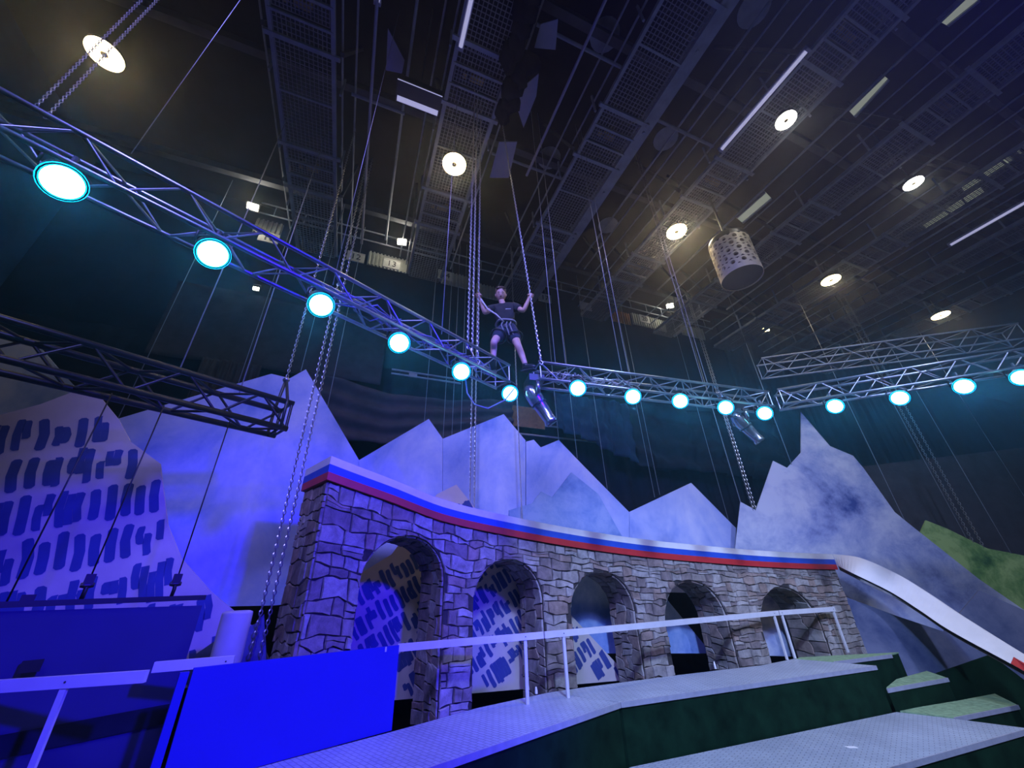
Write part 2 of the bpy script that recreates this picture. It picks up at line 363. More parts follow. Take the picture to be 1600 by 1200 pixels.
# foreground black truss, hanging navy board
TE_a = Vector((-3.42, 5.28, 4.70)); TE_d = Vector((-.63, -.776, 0)).normalized()
def truss(name, a, b, size, label, mt, cr=0.021, br=0.009, bay=None, upz=ZZ, top=True):
    a = Vector(a); b = Vector(b); d = (b - a).normalized(); L = (b - a).length
    sd = d.cross(upz).normalized(); u2 = sd.cross(d)
    t = thing(name, (a + b) / 2, label, 'truss')
    corner = [(-1, -1), (1, -1), (1, 1), (-1, 1)]
    h = size / 2
    for i, j in corner: MB().tube(a + sd * i * h + u2 * j * h, b + sd * i * h + u2 * j * h, cr, 10).build('chord', mt, t, True)
    bay = bay or size * 1.05; nb = max(2, int(L / bay)); st = L / nb
    for f in range(4):
        c0, c1 = corner[f], corner[(f + 1) % 4]
        for k in range(nb):
            p, q = (c0, c1) if (k + f) % 2 == 0 else (c1, c0)
            A = a + d * (k * st + .02) + sd * p[0] * h + u2 * p[1] * h; B = a + d * ((k + 1) * st - .02) + sd * q[0] * h + u2 * q[1] * h
            MB().tube(A, B, br, 6, caps=False).build('brace', mt, t, True)
    for e in (a + d * .02, b - d * .02):
        for f in range(4):
            p, q = corner[f], corner[(f + 1) % 4]
            MB().tube(e + sd * p[0] * h + u2 * p[1] * h, e + sd * q[0] * h + u2 * q[1] * h, br * 1.2, 6, caps=False).build('end_bar', mt, t, True)
    return t
E_end = TE_a + ZZ * .2
truss('lighting_truss', E_end, E_end + TE_d * 5.2, 0.40, 'black box truss hanging low in front of the patterned flat', M['black_alu'], 0.040, 0.017)
# sling at its end
apex = onz(431, 588, 5.45)
apex = Vector((E_end.x + TE_d.x * .12, E_end.y + TE_d.y * .12, 5.55))
t = thing('lifting_sling', apex, 'black lifting sling with shackle at the end of the black truss', 'sling')
sdE = TE_d.cross(ZZ).normalized()
for i in (-1, 1):
    MB().path([apex, E_end + TE_d * .10 + sdE * .22 * i + ZZ * .22, E_end + TE_d * .10 + sdE * .23 * i - ZZ * .2, E_end + TE_d * .14 + sdE * .05 * i - ZZ * .27], .022, 6).build('strap', M['black_plastic'], t, True)
MB().lathe(apex - ZZ * .02, sdE, [(-.05, .03), (-.02, .045), (.02, .045), (.05, .03)], 12).build('shackle', M['chrome'], t, True)
# navy board hung below the truss
hb0 = E_end + TE_d * 1.05; hb1 = E_end + TE_d * 5.2
ztopb = 2.60
t = thing('navy_board', ((hb0.x + hb1.x) / 2, (hb0.y + hb1.y) / 2, 0.2), 'large dark navy board hanging by wires behind the left handrail', 'board')
nb_ = Vector((TE_d.y, -TE_d.x, 0)); nb_ = nb_ if nb_.dot(-hb0) > 0 else -nb_
hp = lambda p, z: Vector((p.x, p.y, z))
right_e = onpl(316, 946, hb0, nb_); right_b = hp(right_e, 0.2)
MB().prism([right_b, hp(hb1, .2), hp(hb1, ztopb), right_e], -nb_ * .04).build('sheet', M['navy_panel'], t)
MB().bar(hp(right_e, ztopb - .01) + nb_ * .015, hp(hb1, ztopb - .01) + nb_ * .015, .06, .05).build('top_batten', M['black_plastic'], t)
MB().bar(hp(right_e, 1.55) + nb_ * .012 , hp(hb1, 1.55) + nb_ * .012, .02, .16).build('dark_stripe', M['black_cloth'], t)

# ------------------------------------------------------------------ wires and chains
def wire(bottom, top_z, label, r=0.008, mt=None, group=None, top=None):
    b = Vector(bottom); e = Vector(top) if top is not None else Vector((b.x, b.y, top_z))
    o = MB().tube(b, e, r, 6).build('wire_rope', mt or M['cable'], origin=b, smooth=True)
    return tag(o, label, 'cable', group)
_link = None
def chain(bottom, top_z, label, s=0.045, r=0.0075, group=None, top=None, mt=None):
    b = Vector(bottom); e = Vector(top) if top is not None else Vector((b.x, b.y, top_z))
    d = (e - b).normalized(); L = (e - b).length; x = d.orthogonal().normalized(); y = d.cross(x)
    mb = MB(); k = int(L / (s * 1.05)); ns = 8
    for i in range(k):
        c = b + d * (i * s * 1.05 + s * .5); a1 = x if i % 2 == 0 else y; a2 = y if i % 2 == 0 else x
        vs = []; fs = []
        for j in range(ns):
            th = 2 * math.pi * (j + .5) / ns
            cc = c + d * (math.cos(th) * s * .62) + a1 * (math.sin(th) * s * .34)
            rad = (d * math.cos(th) + a1 * math.sin(th)).normalized()
            for q in range(3):
                ph = 2 * math.pi * q / 3
                vs.append(cc + (rad * math.cos(ph) + a2 * math.sin(ph)) * r)
        for j in range(ns):
            for q in range(3):
                fs.append((j * 3 + q, j * 3 + (q + 1) % 3, ((j + 1) % ns) * 3 + (q + 1) % 3, ((j + 1) % ns) * 3 + q))
        mb.add(vs, fs)
    o = mb.build('lifting_chain', mt or M['chain'], origin=b, fix=False)
    return tag(o, label, 'chain', group)
ZT = 12.3
# clamps and wires of the navy board
for px, py, lab in ((124, 930, 'left'), (264, 935, 'right')):
    q = onpl(px, 943, hb0, nb_); q.z = ztopb + .015
    t = thing('wire_clamp', q, 'black wire clamp on the navy board, %s one of two' % lab, 'clamp')
    MB().path([q, q + ZZ * .06 + nb_ * .02, q + ZZ * .12, q + ZZ * .2], .018, 6).build('hook', M['black_plastic'], t, True)
    MB().box(q + ZZ * .17, (.07, .05, .1), (TE_d, nb_, ZZ)).build('body', M['black_plastic'], t)
    MB().lathe(q + ZZ * .12 - TE_d * .05, TE_d, [(0, .02), (.03, .028), (.07, .028), (.1, .02)], 8).build('pin', M['black_plastic'], t)
    wire(q + ZZ * .2, 4.69, 'dark wire from the %s clamp up to the black truss' % lab, .007, M['black_cable'])
    wire(Vector((q.x, q.y, 5.12)), ZT, 'pale wire rising from the black truss above the %s clamp' % lab, .008)
q = onpl(40, 942, hb0, nb_); q.z = ztopb + .015
tag(MB().box(q + ZZ * .025, (.09, .04, .05), (TE_d, nb_, ZZ)).build('clip', M['black_plastic']), 'small black clip on the top edge of the navy board', 'clip')
q = onpl(8, 945, hb0, nb_); q.z = ztopb
wire(q, 4.69, 'dark wire hanging at the left frame edge below the black truss', .007, M['black_cable'])

# ------------------------------------------------------------------ stone viaduct
CURVE = [(-1.0, 5.65), (-.38, 5.95), (.3, 6.22), (1.5, 6.62), (3.0, 6.90), (5.0, 6.97), (7.0, 6.90), (9.0, 6.76), (11.0, 6.61), (12.0, 6.54)]
TOPZ = [(-1.0, 4.12), (-.33, 3.97), (.5, 3.79), (1.40, 3.57), (2.75, 3.38), (4.3, 3.18), (5.79, 3.02), (7.3, 2.90), (8.86, 2.79), (10.91, 2.70), (12.0, 2.69)]
def interp(tab, x):
    for i in range(len(tab) - 1):
        if x <= tab[i + 1][0] or i == len(tab) - 2:
            # Catmull-Rom through the table
            p0 = tab[max(i - 1, 0)]; p1 = tab[i]; p2 = tab[i + 1]; p3 = tab[min(i + 2, len(tab) - 1)]
            h = p2[0] - p1[0]; t = (x - p1[0]) / h
            m1 = (p2[1] - p0[1]) / (p2[0] - p0[0]) * h; m2 = (p3[1] - p1[1]) / (p3[0] - p1[0]) * h
            return (2 * t**3 - 3 * t**2 + 1) * p1[1] + (t**3 - 2 * t**2 + t) * m1 + (-2 * t**3 + 3 * t**2) * p2[1] + (t**3 - t**2) * m2
def wall_pt(v, z, off=0.0):
    """off > 0 goes behind the front face along the wall normal"""
    u = interp(CURVE, v); du = (interp(CURVE, v + .02) - interp(CURVE, v - .02)) / .04
    nrm = Vector((-du, 1)).normalized()
    return W(v + nrm.x * off, u + nrm.y * off, z)
V0, V1, TK = -.36, 10.92, 0.85
ARCH = [(0.865, .625, 3.33), (2.655, .655, 3.02), (4.555, .695, 2.80), (6.655, .765, 2.59), (9.06, .835, 2.40)]   # centre, half width, apex
def spring(a): return a[2] - a[1] * 0.98
def open_top(v):
    for a in ARCH:
        if abs(v - a[0]) < a[1]: return spring(a) + 0.98 * math.sqrt(max(0, a[1]**2 - (v - a[0])**2))
    return None
viaduct = thing('stone_viaduct', W(5, 7.2, 0), 'rubble stone viaduct wall with five arches and a tricolour band', 'wall')
cuts = {V0, V1}
for a in ARCH:
    for k in range(25): cuts.add(round(a[0] - a[1] * math.cos(math.pi * k / 24), 5))
vv = sorted(cuts); full = []
for i in range(len(vv) - 1):
    n = max(1, int((vv[i + 1] - vv[i]) / .25))
    full += [vv[i] + (vv[i + 1] - vv[i]) * k / n for k in range(n)]
full.append(V1)
core = MB()
REC = 0.012
for i in range(len(full) - 1):
    a, b = full[i], full[i + 1]; mid = (a + b) / 2; inside = open_top(mid) is not None
    def lo(v): 
        if not inside: return 0.0
        o = open_top(v)
        if o is None:
            ar = min(ARCH, key=lambda q: abs(abs(v - q[0]) - q[1])); o = spring(ar)
        return o
    za, zb = lo(a), lo(b); ta, tb = interp(TOPZ, a), interp(TOPZ, b)
    P = [wall_pt(a, za, REC), wall_pt(b, zb, REC), wall_pt(b, tb, REC), wall_pt(a, ta, REC), wall_pt(a, za, TK), wall_pt(b, zb, TK), wall_pt(b, tb, TK), wall_pt(a, ta, TK)]
    core.add(P, [(0, 1, 2, 3), (5, 4, 7, 6), (3, 2, 6, 7), (0, 4, 5, 1)])
for a in ARCH:
    for s in (-1, 1):
        v = a[0] + s * a[1]
        core.add([wall_pt(v, 0, REC), wall_pt(v, spring(a), REC), wall_pt(v, spring(a), TK), wall_pt(v, 0, TK)], [(0, 1, 2, 3)])
for v in (V0, V1):
    core.add([wall_pt(v, 0, REC), wall_pt(v, interp(TOPZ, v), REC), wall_pt(v, interp(TOPZ, v), TK), wall_pt(v, 0, TK)], [(0, 1, 2, 3)])
core.build('mortar_core', M['mortar'], viaduct, fix=False)

ZB = 0.8
# stones: irregular courses on (s, t) sheets that are wrapped on the wall
def courses(s0, s1, t0, t1, rh, sw, rnd):
    """irregular rubble as a jittered grid of shared corner points; returns polygons"""
    rows = [t0]
    while rows[-1] < t1 - rh * .6: rows.append(rows[-1] + rh * rnd.uniform(.62, 1.5))
    rows[-1] = t1
    def rowz(k, s):
        if k == 0: return t0
        if k == len(rows) - 1: return t1
        x = s / (sw * .62); i = math.floor(x); f = x - i
        hsh = lambda q: random.Random(q * 7919 + k * 104729 + 17).uniform(-1, 1)
        return rows[k] + rh * .30 * (hsh(i) * (1 - f) + hsh(i + 1) * f)
    out = []
    for k in range(len(rows) - 1):
        s = s0 - rnd.uniform(0, sw * .6); prev = 0.0
        while s < s1:
            wd = sw * rnd.uniform(.45, 1.55); e = s + wd; lean = rnd.uniform(-.22, .22) * rh
            a, b = max(s, s0), min(e, s1)
            if b - a > .05:
                la = prev if a > s0 else 0; lb = lean if b < s1 else 0
                parts = [(a, b, 0.0, 1.0)]
                if rnd.random() < .22 and wd > sw * .8:
                    f = rnd.uniform(.4, .62); parts = [(a, b, 0.0, f), (a, b, f, 1.0)]
                for (x0, x1, f0, f1) in parts:
                    pts = []
                    def at(sx, f, l): 
                        z0, z1 = rowz(k, sx), rowz(k + 1, sx); return (sx + l * (f - .5), z0 + (z1 - z0) * f)
                    m3 = [x0 + (x1 - x0) * q for q in (.33, .67)]
                    pts = [at(x0, f0, la)] + [at(q, f0, 0) for q in m3] + [at(x1, f0, lb), at(x1, (f0 + f1) / 2, lb)] + [at(x1, f1, lb)] + [at(q, f1, 0) for q in reversed(m3)] + [at(x0, f1, la), at(x0, (f0 + f1) / 2, la)]
                    out.append(pts)
            s = e; prev = lean
    return out
def stone_mesh(poly, mapf, rnd, gap=.0045, proud=None):
    n = len(poly); cx = sum(p[0] for p in poly) / n; cz = sum(p[1] for p in poly) / n
    size = max(max(p[0] for p in poly) - min(p[0] for p in poly), max(p[1] for p in poly) - min(p[1] for p in poly))
    pr = rnd.uniform(.002, .022) if proud is None else proud
    def shrink(p, g):
        dx, dz = cx - p[0], cz - p[1]; L = math.hypot(dx, dz) or 1; k = min(g * 1.35, L * .5) / L
        return (p[0] + dx * k, p[1] + dz * k)
    outer = [shrink((p[0] + rnd.uniform(-.007, .007), p[1] + rnd.uniform(-.006, .006)), gap) for p in poly]
    inner = [shrink(p, .008) for p in outer]
    vs = [mapf(p[0], p[1], REC + .004) for p in outer] + [mapf(p[0], p[1], -pr) for p in inner]
    fs = [tuple(range(n, 2 * n))] + [(i, (i + 1) % n, n + (i + 1) % n, n + i) for i in range(n)]
    return vs, fs, size
def poly_area(p): return abs(sum(p[i][0] * p[(i + 1) % len(p)][1] - p[(i + 1) % len(p)][0] * p[i][1] for i in range(len(p)))) / 2
rnd = random.Random(11)
cands = []
# front face
for poly in courses(V0, V1, 0.0, 1.0, 0.056, 0.27, rnd):
    pp = []
    for s, t in poly:
        pp.append((s, ZB + .004 + t * (interp(TOPZ, s) - ZB - .012)))
    ins = 0; new = []
    for s, z in pp:
        q = (s, z)
        for a in ARCH:
            sp = spring(a)
            if abs(s - a[0]) < a[1] - 1e-6 and z < a[2]:
                if z <= sp:
                    q = (a[0] + math.copysign(a[1], s - a[0]), z); ins += 1
                else:
                    r = math.hypot(s - a[0], (z - sp) / .98)
                    if r < a[1]:
                        k = a[1] / max(r, 1e-4); q = (a[0] + (s - a[0]) * k, sp + (z - sp) * k); ins += 1
        new.append(q)
    if ins >= len(pp) - 1 or poly_area(new) < .0035 or (ins and poly_area(new) < .3 * poly_area(pp)): continue
    cands.append((poly_area(new) / (1 + .07 * (new[0][0] + .5)), new, lambda s, z, o: wall_pt(s, z, o)))
# inner faces of the arches (right leg and vault face the viewer)
for a in ARCH:
    sp = spring(a); leg = sp - ZB; arc = math.pi * a[1]
    def intr(t, s, o, a=a, sp=sp, leg=leg):
        # t runs up the right leg, over the vault; s is depth into the wall
        if t < leg: v, z, nx, nz = a[0] + a[1], ZB + t, -1, 0
        else:
            th = (t - leg) / a[1]; v = a[0] + a[1] * math.cos(th); z = sp + .98 * a[1] * math.sin(th); nx, nz = -math.cos(th), -math.sin(th)
        o2 = o - REC
        return wall_pt(v - nx * o2, z - nz * o2, s)
    for poly in courses(0.0, leg + arc * .95, 0.03, TK - .01, 0.27, 0.17, rnd):
        cands.append((poly_area(poly) * .5, poly, (lambda s, z, o, f=intr: f(s, z, o))))
# left end face
def endf(s, z, o): 
    return wall_pt(V0, z, s) + (wall_pt(V0, z, .3) - wall_pt(V0 + .05, z, .3)).normalized() * (-o + REC)
for poly in courses(0.0, TK, 0.0, 1.0, .056, .22, rnd):
    pp = [(s, ZB + .004 + t * (interp(TOPZ, V0) - ZB - .012)) for s, t in poly]
    cands.append((poly_area(pp) * .7, pp, endf))
cands.sort(key=lambda c: -c[0])
rest = {k: MB() for k in range(len(STONES))}
for i, (ar, poly, f) in enumerate(cands):
    vs, fs, size = stone_mesh(poly, f, rnd); k = rnd.randrange(len(STONES))
    if i < 296:
        mb = MB(); mb.add(vs, fs); mb.build('stone', STONES[k], viaduct)
    else: rest[k].add(vs, fs)
allrest = MB(); mats = []
for k, mb in rest.items():
    if mb.v:
        o = mb.build('small_stones', STONES[k], viaduct); o['kind'] = 'stuff'
# tricolour band on top, standing proud of the stones
def band(z0, z1, name, mt, off0=-.05, cap=False, v0=V0 - .05, v1=V1 + .02):
    mb = MB(); n = 70; secs = []
    for i in range(n + 1):
        v = v0 + (v1 - v0) * i / n; tz = interp(TOPZ, v)
        secs.append([wall_pt(v, tz + z0, off0), wall_pt(v, tz + z1, off0), wall_pt(v, tz + z1, TK + .05), wall_pt(v, tz + z0, TK + .05)])
    vs = [p for s in secs for p in s]
    fs = [(i * 4 + j, i * 4 + (j + 1) % 4, (i + 1) * 4 + (j + 1) % 4, (i + 1) * 4 + j) for i in range(n) for j in range(4)] + [(3, 2, 1, 0), (n * 4, n * 4 + 1, n * 4 + 2, n * 4 + 3)]
    mb.add(vs, fs); return mb.build(name, mt, viaduct)
tag(band(0.0, .11, 'red_stripe', M['band_red']), 'red lowest stripe of the band')
tag(band(.11, .22, 'blue_stripe', M['band_blue']), 'blue middle stripe of the band')
tag(band(.22, .335, 'white_stripe', M['stone_band_white']), 'white top stripe of the band')

# ------------------------------------------------------------------ curved white ramp at the right
def bez(pts, n):
    out = []
    k = len(pts)
    for i in range(k - 1):
        p0, p1, p2, p3 = pts[max(i - 1, 0)], pts[i], pts[i + 1], pts[min(i + 2, k - 1)]
        for j in range(n):
            t = j / n
            out.append(0.5 * ((2 * p1) + (p2 - p0) * t + (2 * p0 - 5 * p1 + 4 * p2 - p3) * t * t + (3 * p1 - p0 - 3 * p2 + p3) * t ** 3))
    out.append(pts[-1]); return out
start = wall_pt(V1 + .03, interp(TOPZ, V1) + .335, -.055)
path_t = [start, ony(1345, 872, 9.75), ony(1400, 896, 9.45), ony(1450, 927, 9.1), ony(1500, 961, 8.7), ony(1600, 1024, 7.9), ony(1680, 1072, 7.2)]
path_b = [start - ZZ * .25, ony(1335, 897, 9.75), ony(1390, 924, 9.45), ony(1436, 953, 9.1), ony(1484, 985, 8.7), ony(1592, 1044, 7.9), ony(1672, 1090, 7.2)]
pt, pb = bez(path_t, 8), bez(path_b, 8)
t = thing('curved_ramp', (start.x + 1, start.y - 1, 0.6), 'white edged curved ramp sweeping down from the viaduct end', 'ramp')
fas = MB(); body = MB(); n = len(pt); A = []; B = []
for i in range(n):
    d = pt[min(i + 1, n - 1)] - pt[max(i - 1, 0)]; d.z = 0; d.normalize(); sd = Vector((-d.y, d.x, 0))
    A += [pt[i], pb[i], pb[i] + sd * .03, pt[i] + sd * .03]
    B += [pt[i] + sd * .03 - ZZ * .01, pb[i] + sd * .03 - ZZ * .10, pb[i] + sd * .12 - ZZ * .10, pt[i] + sd * .07 - ZZ * .03]
fs = [(i * 4 + j, i * 4 + (j + 1) % 4, (i + 1) * 4 + (j + 1) % 4, (i + 1) * 4 + j) for i in range(n - 1) for j in range(4)] + [(3, 2, 1, 0), tuple((n - 1) * 4 + j for j in range(4))]
fas.add(A, fs).build('white_fascia', M['stone_band_white'], t); body.add(B, fs).build('ramp_body', M['black_plastic'], t)
r_i = [i for i in range(n) if i >= 5 * 8 - 1]
rb = MB()
if len(r_i) > 2:
    pts = [pb[i].lerp(pt[i], .5) - Vector((0, .012, 0)) for i in r_i] + [pb[i] - Vector((0, .012, 0)) for i in reversed(r_i)]
    rb.prism(pts, Vector((0, .01, 0))).build('red_stripe', M['band_red'], t)

# ------------------------------------------------------------------ painted flats
def flat(name, px, u, mt, label, cat='scenery flat', th=.045, plane=None):
    if plane is None: pts = [onu(x, y, u) for x, y in px]; ext = UU * th
    else:
        p, nrm = plane; pts = [onpl(x, y, p, nrm) for x, y in px]; ext = nrm * th
    for p in pts: p.z = max(p.z, .03)
    o = MB().prism(pts, ext).build(name, mt); return tag(o, label, cat), pts
flat('mountain_flat', [(-70, 505), (-20, 524), (66, 546), (100, 586), (150, 640), (230, 960), (-120, 960)], 9.3, M['mountain'], 'pale mountain flat at the left frame edge behind the patterned flat')
flat('mountain_flat', [(150, 672), (182, 655), (300, 620), (424, 584), (453, 591), (478, 577), (561, 719), (561, 930), (430, 946), (150, 952)], 8.6, M['mountain'], 'largest pale blue mountain flat behind the left end of the viaduct')
flat('mountain_flat', [(561, 719), (670, 654.5), (691.5, 685), (691.5, 915), (561, 932)], 8.55, M['mountain'], 'pale mountain flat with a single peak left of the tall seam')
flat('mountain_flat', [(692, 685.5), (787, 647), (821, 688), (821, 912), (692, 920)], 8.55, M['mountain'], 'pale mountain flat with the broad peak under the truss corner')
flat('mountain_flat', [(822, 690), (834, 687), (845, 699), (873, 687.5), (910, 726), (983, 800), (983, 924), (822, 915)], 8.6, M['mountain'], 'pale mountain flat with two small notches and a long right slope')
flat('mountain_flat', [(983.5, 800), (1080, 754.5), (1150, 825), (1149, 928), (983.5, 924)], 8.65, M['mountain'], 'pale mountain flat with one blunt peak left of the cloudy mountain')
flat('small_mountain_flat', [(795, 812), (796, 797), (832, 786), (846, 768), (863, 777), (893, 738), (935, 772), (972, 838), (1040, 934), (1112, 1021), (795, 1021)], 8.25, M['small_mountain'], 'small dark blue mountain flat standing just behind the viaduct')
# right side, standing at an angle to the viaduct
PR = Vector((6.35, 11.4, 0)); nR = Vector((.22, 1, 0)).normalized()
flat('cloudy_mountain_flat', [(1148, 862), (1157, 784), (1181, 797), (1208, 720), (1230, 731), (1251.5, 707), (1251.5, 644), (1297, 697), (1333, 712), (1349, 731), (1398, 800), (1425, 822), (1530, 905), (1610, 960), (1700, 1015), (1700, 1040), (1148, 1023)], 0, M['big_mountain'],
     'tall cloudy blue-grey mountain flat with a needle peak on the right', plane=(PR, nR))
PR2 = Vector((7.5, 10.35, 0)); nR2 = Vector((.45, 1, 0)).normalized()
flat('slate_mountain_flat', [(1290, 918), (1312, 929), (1400, 962), (1475, 987), (1530, 922), (1610, 958), (1690, 990), (1690, 1075), (1290, 1060)], 0, M['low_mountain'], 'low slate blue mountain flat below the curved ramp', plane=(PR2, nR2))
PG = Vector((7.8, 9.75, 0)); nG = Vector((.35, 1, 0)).normalized()
flat('green_hill_flat', [(1400, 1072), (1465, 1052), (1549, 1023), (1600, 1062), (1690, 1110), (1690, 1180), (1480, 1150), (1400, 1110)], 0, M['green_riser'], 'dark green hill flat behind the carpeted steps', plane=(PG, nG))
PH = Vector((12.5, 11.9, 0)); nH = Vector((.1, 1, 0)).normalized()
flat('green_hill_flat', [(1430, 850), (1447, 813), (1480, 826), (1543, 857), (1600, 868), (1700, 880), (1700, 1000), (1440, 900)], 0, M['green_hill'], 'bright green hill flat behind the right mountain slope', plane=(PH, nH))
PB = Vector((12, 13.2, 0)); nB = Vector((.05, 1, 0)).normalized()
flat('dark_screen', [(1335, 732), (1345, 729), (1600, 699), (1760, 680), (1760, 900), (1335, 900)], 0, M['grey_cloth'], 'dark grey masking screen behind the green hill', 'screen', plane=(PB, nB))

# village print: navy blocks in slanting rows on a beige flat
def inside(pt, poly):
    x, y = pt; c = False; n = len(poly)
    for i in range(n):
        x1, y1 = poly[i]; x2, y2 = poly[(i + 1) % n]
        if (y1 > y) != (y2 > y) and x < (x2 - x1) * (y - y1) / (y2 - y1) + x1: c = not c
    return c
def village(px, u, label, rot, pitch, seed, blockmat, basemat):
    pts = [onu(x, y, u) for x, y in px]
    for p in pts: p.z = max(p.z, .03)
    c = sum(pts, Vector()) / len(pts); c.z = min(p.z for p in pts)
    t = thing('village_flat', c, label, 'scenery flat')
    MB().prism(pts, UU * .04).build('painted_board', basemat, t)
    P2 = [(p.dot(VV), p.z) for p in pts]
    rn = random.Random(seed); cr, sr = math.cos(rot), math.sin(rot)
    tr = lambda a, b: (a * cr - b * sr, a * sr + b * cr)
    inv = lambda a, b: (a * cr + b * sr, -a * sr + b * cr)
    Q = [inv(*p) for p in P2]
    a0, a1 = min(q[0] for q in Q), max(q[0] for q in Q); b0, b1 = min(q[1] for q in Q), max(q[1] for q in Q)
    mb = MB(); b = b0
    while b < b1:
        a = a0 + rn.uniform(0, .2) * pitch
        while a < a1:
            cols = rn.choice([1, 1, 1, 1, 2, 2, 3, 5]); cw = pitch * (.19 if cols == 1 else .15)
            h0 = rn.uniform(.0, .08) * pitch; hh = rn.uniform(.72, .86) * pitch
            lo = h0; hi = h0 + hh
            prev = None; bend = rn.uniform(-.04, .04) * pitch
            for k in range(cols):
                l = lo + rn.uniform(-.05, .05) * pitch + (rn.choice([0, 0, .28]) * pitch if cols > 1 else 0); h = hi + rn.uniform(-.07, .05) * pitch - (rn.choice([0, 0, .22]) * pitch if cols > 1 else 0)
                x0, x1 = a + k * cw, a + (k + 1) * cw
                wob = rn.uniform(-.02, .02) * pitch; ch = min(cw * .3, pitch * .05)
                ring = [(x0 + (ch if k == 0 else 0), b + l), (x1 - (ch if k == cols - 1 else 0), b + l), (x1, b + l + ch), (x1 + bend, b + (l + h) / 2), (x1 + wob, b + h - ch), (x1 - ch * (k == cols - 1), b + h), (x0 + ch * (k == 0), b + h), (x0 + wob * (k == 0), b + h - ch), (x0 + bend, b + (l + h) / 2), (x0, b + l + ch)]
                R = [tr(*q) for q in ring]
                ok = sum(inside(q, P2) for q in R)
                if ok == len(R):
                    vs = [VV * q[0] + UU * (u - .004) + ZZ * q[1] for q in R]
                    mb.add(vs, [tuple(range(len(R)))])
            if mb.v: mb.build('printed_block', blockmat, t, fix=False)
            mb = MB()
            a += cols * cw + pitch * rn.uniform(.06, .12)
        b += pitch
    return t
village([(-90, 668), (0, 648), (62, 632), (125, 608), (158, 622), (185, 655), (204, 690), (250, 724), (262, 820), (283, 872), (330, 925), (402, 985), (420, 1030), (300, 1075), (-110, 1075)], 7.05,
        'beige flat printed with rows of navy blocks at the far left', .24, .56, 3, M['village_block'], M['village_base'])
village([(548, 905), (568, 893), (612, 866), (683, 772), (713, 757), (745, 797), (893, 962), (972, 1046), (985, 1062), (548, 1100)], 8.0,
        'navy blocked beige flat seen through the first three arches', .55, .40, 5, M['village_block'], M['village_base'])
# small post and wedge by the left end of the viaduct
p = onu(358, 1040, 6.0)
t = thing('round_post', (p.x, p.y, 1.0), 'short pale round post behind the blue board', 'post')
pt_ = onu(372, 956, 6.0)
MB().lathe(Vector((pt_.x, pt_.y, 1.0)), ZZ, [(0, .155), (pt_.z - 1.02, .155), (pt_.z - 1.0, .15)], 20).build('shaft', M['beige_post'], t, True)
MB().lathe(Vector((pt_.x, pt_.y, pt_.z)), ZZ, [(0, .15), (.012, .12)], 20).build('cap', M['beige_post'], t)
flat('low_wedge', [(306, 1022), (345, 995), (398, 975), (412, 960), (418, 1060), (306, 1060)], 6.75, M['low_mountain'], 'low dark wedge board between navy board and viaduct')

# ------------------------------------------------------------------ lighting trusses in a ring
ZTR = 5.36
def xyp(x, y, z=ZTR): p = onz(x, y, z); return Vector((p.x, p.y, z))
A1 = Vector((-.13, 5.02, ZTR)); Adir = (Vector((-2.30, 2.50, ZTR)) - A1).normalized()
A0 = A1 + Adir * 6.6
truss('lighting_truss', A1, A0, .28, 'long aluminium truss rising to the upper left with six cyan lamps', M['alu'])
B0 = Vector((.36, 4.98, ZTR)); B1 = Vector((4.50, 6.30, ZTR))
truss('lighting_truss', B0, B1, .28, 'middle aluminium truss with five cyan lamps right of the climber', M['alu'])
C0 = Vector((4.70, 6.22, ZTR)); C1 = C0 + (Vector((7.75, 5.08, ZTR)) - C0).normalized() * 4.6
truss('lighting_truss', C0, C1, .28, 'right aluminium truss with cyan lamps running to the frame edge', M['alu'])
D0 = onz(1190, 576, 7.6); D1 = onz(1540, 530, 7.6)
truss('lighting_truss', D0, D1 + (D1 - D0) * .12, .42, 'farther dim aluminium truss above the right lamps', M['steel'])

def par(px, py, label, zl=5.05):
    c = onz(px, py, zl); aim = Vector((.8, .4, 1.2)); d = (aim - c).normalized()
    t = thing('stage_lamp', c, label, 'stage lamp', 'cyan lamps on the trusses')
    hs = MB().lathe(c - d * .26, d, [(0, .06), (.03, .095), (.12, .105), (.24, .112), (.262, .118), (.262, .108)], 20, caps=False).build('housing', M['black_plastic'], t, True)
    MB().lathe(c - d * .262, d, [(0, .02), (.002, .06)], 16).build('back_cap', M['black_plastic'], t)
    MB().lathe(c - d * .006, d, [(0, .100), (.008, .100), (.014, .085), (.018, .05), (.019, .005)], 24).build('lens', M['cyan_lens'], hs, True)
    MB().lathe(c - d * .008, d, [(0, .102), (.004, .104), (.004, .122), (0, .122)], 24, caps=False).build('halo_ring', M['cyan_halo'], hs)  # ring added round the lens to draw the lamp's cyan halo
    sd = d.cross(ZZ).normalized(); k = c - d * .14
    MB().path([k + sd * .12, k + sd * .125 + ZZ * .1, k + sd * .06 + ZZ * .16, k - sd * .06 + ZZ * .16, k - sd * .125 + ZZ * .1, k - sd * .12], .010, 6).build('yoke', M['black_plastic'], t, True)
    MB().tube(k + ZZ * .155, k + ZZ * .22, .018, 8).build('clamp', M['dark_steel'], t)
    spot('cyan_lamp_light', c + d * .03, aim, 75, (.03, .38, 1.0), 70, .8, .1)
ordl = ['nearest, at the upper left', 'second from the upper left', 'third from the upper left', 'fourth from the upper left', 'fifth, below the climber\'s chains', 'last, at the low end']
for (x, y), w_ in zip([(98, 285), (333, 397), (502, 477), (624, 536), (721, 581), (797, 615)], ordl): par(x, y, 'cyan stage lamp on the long left truss: ' + w_)
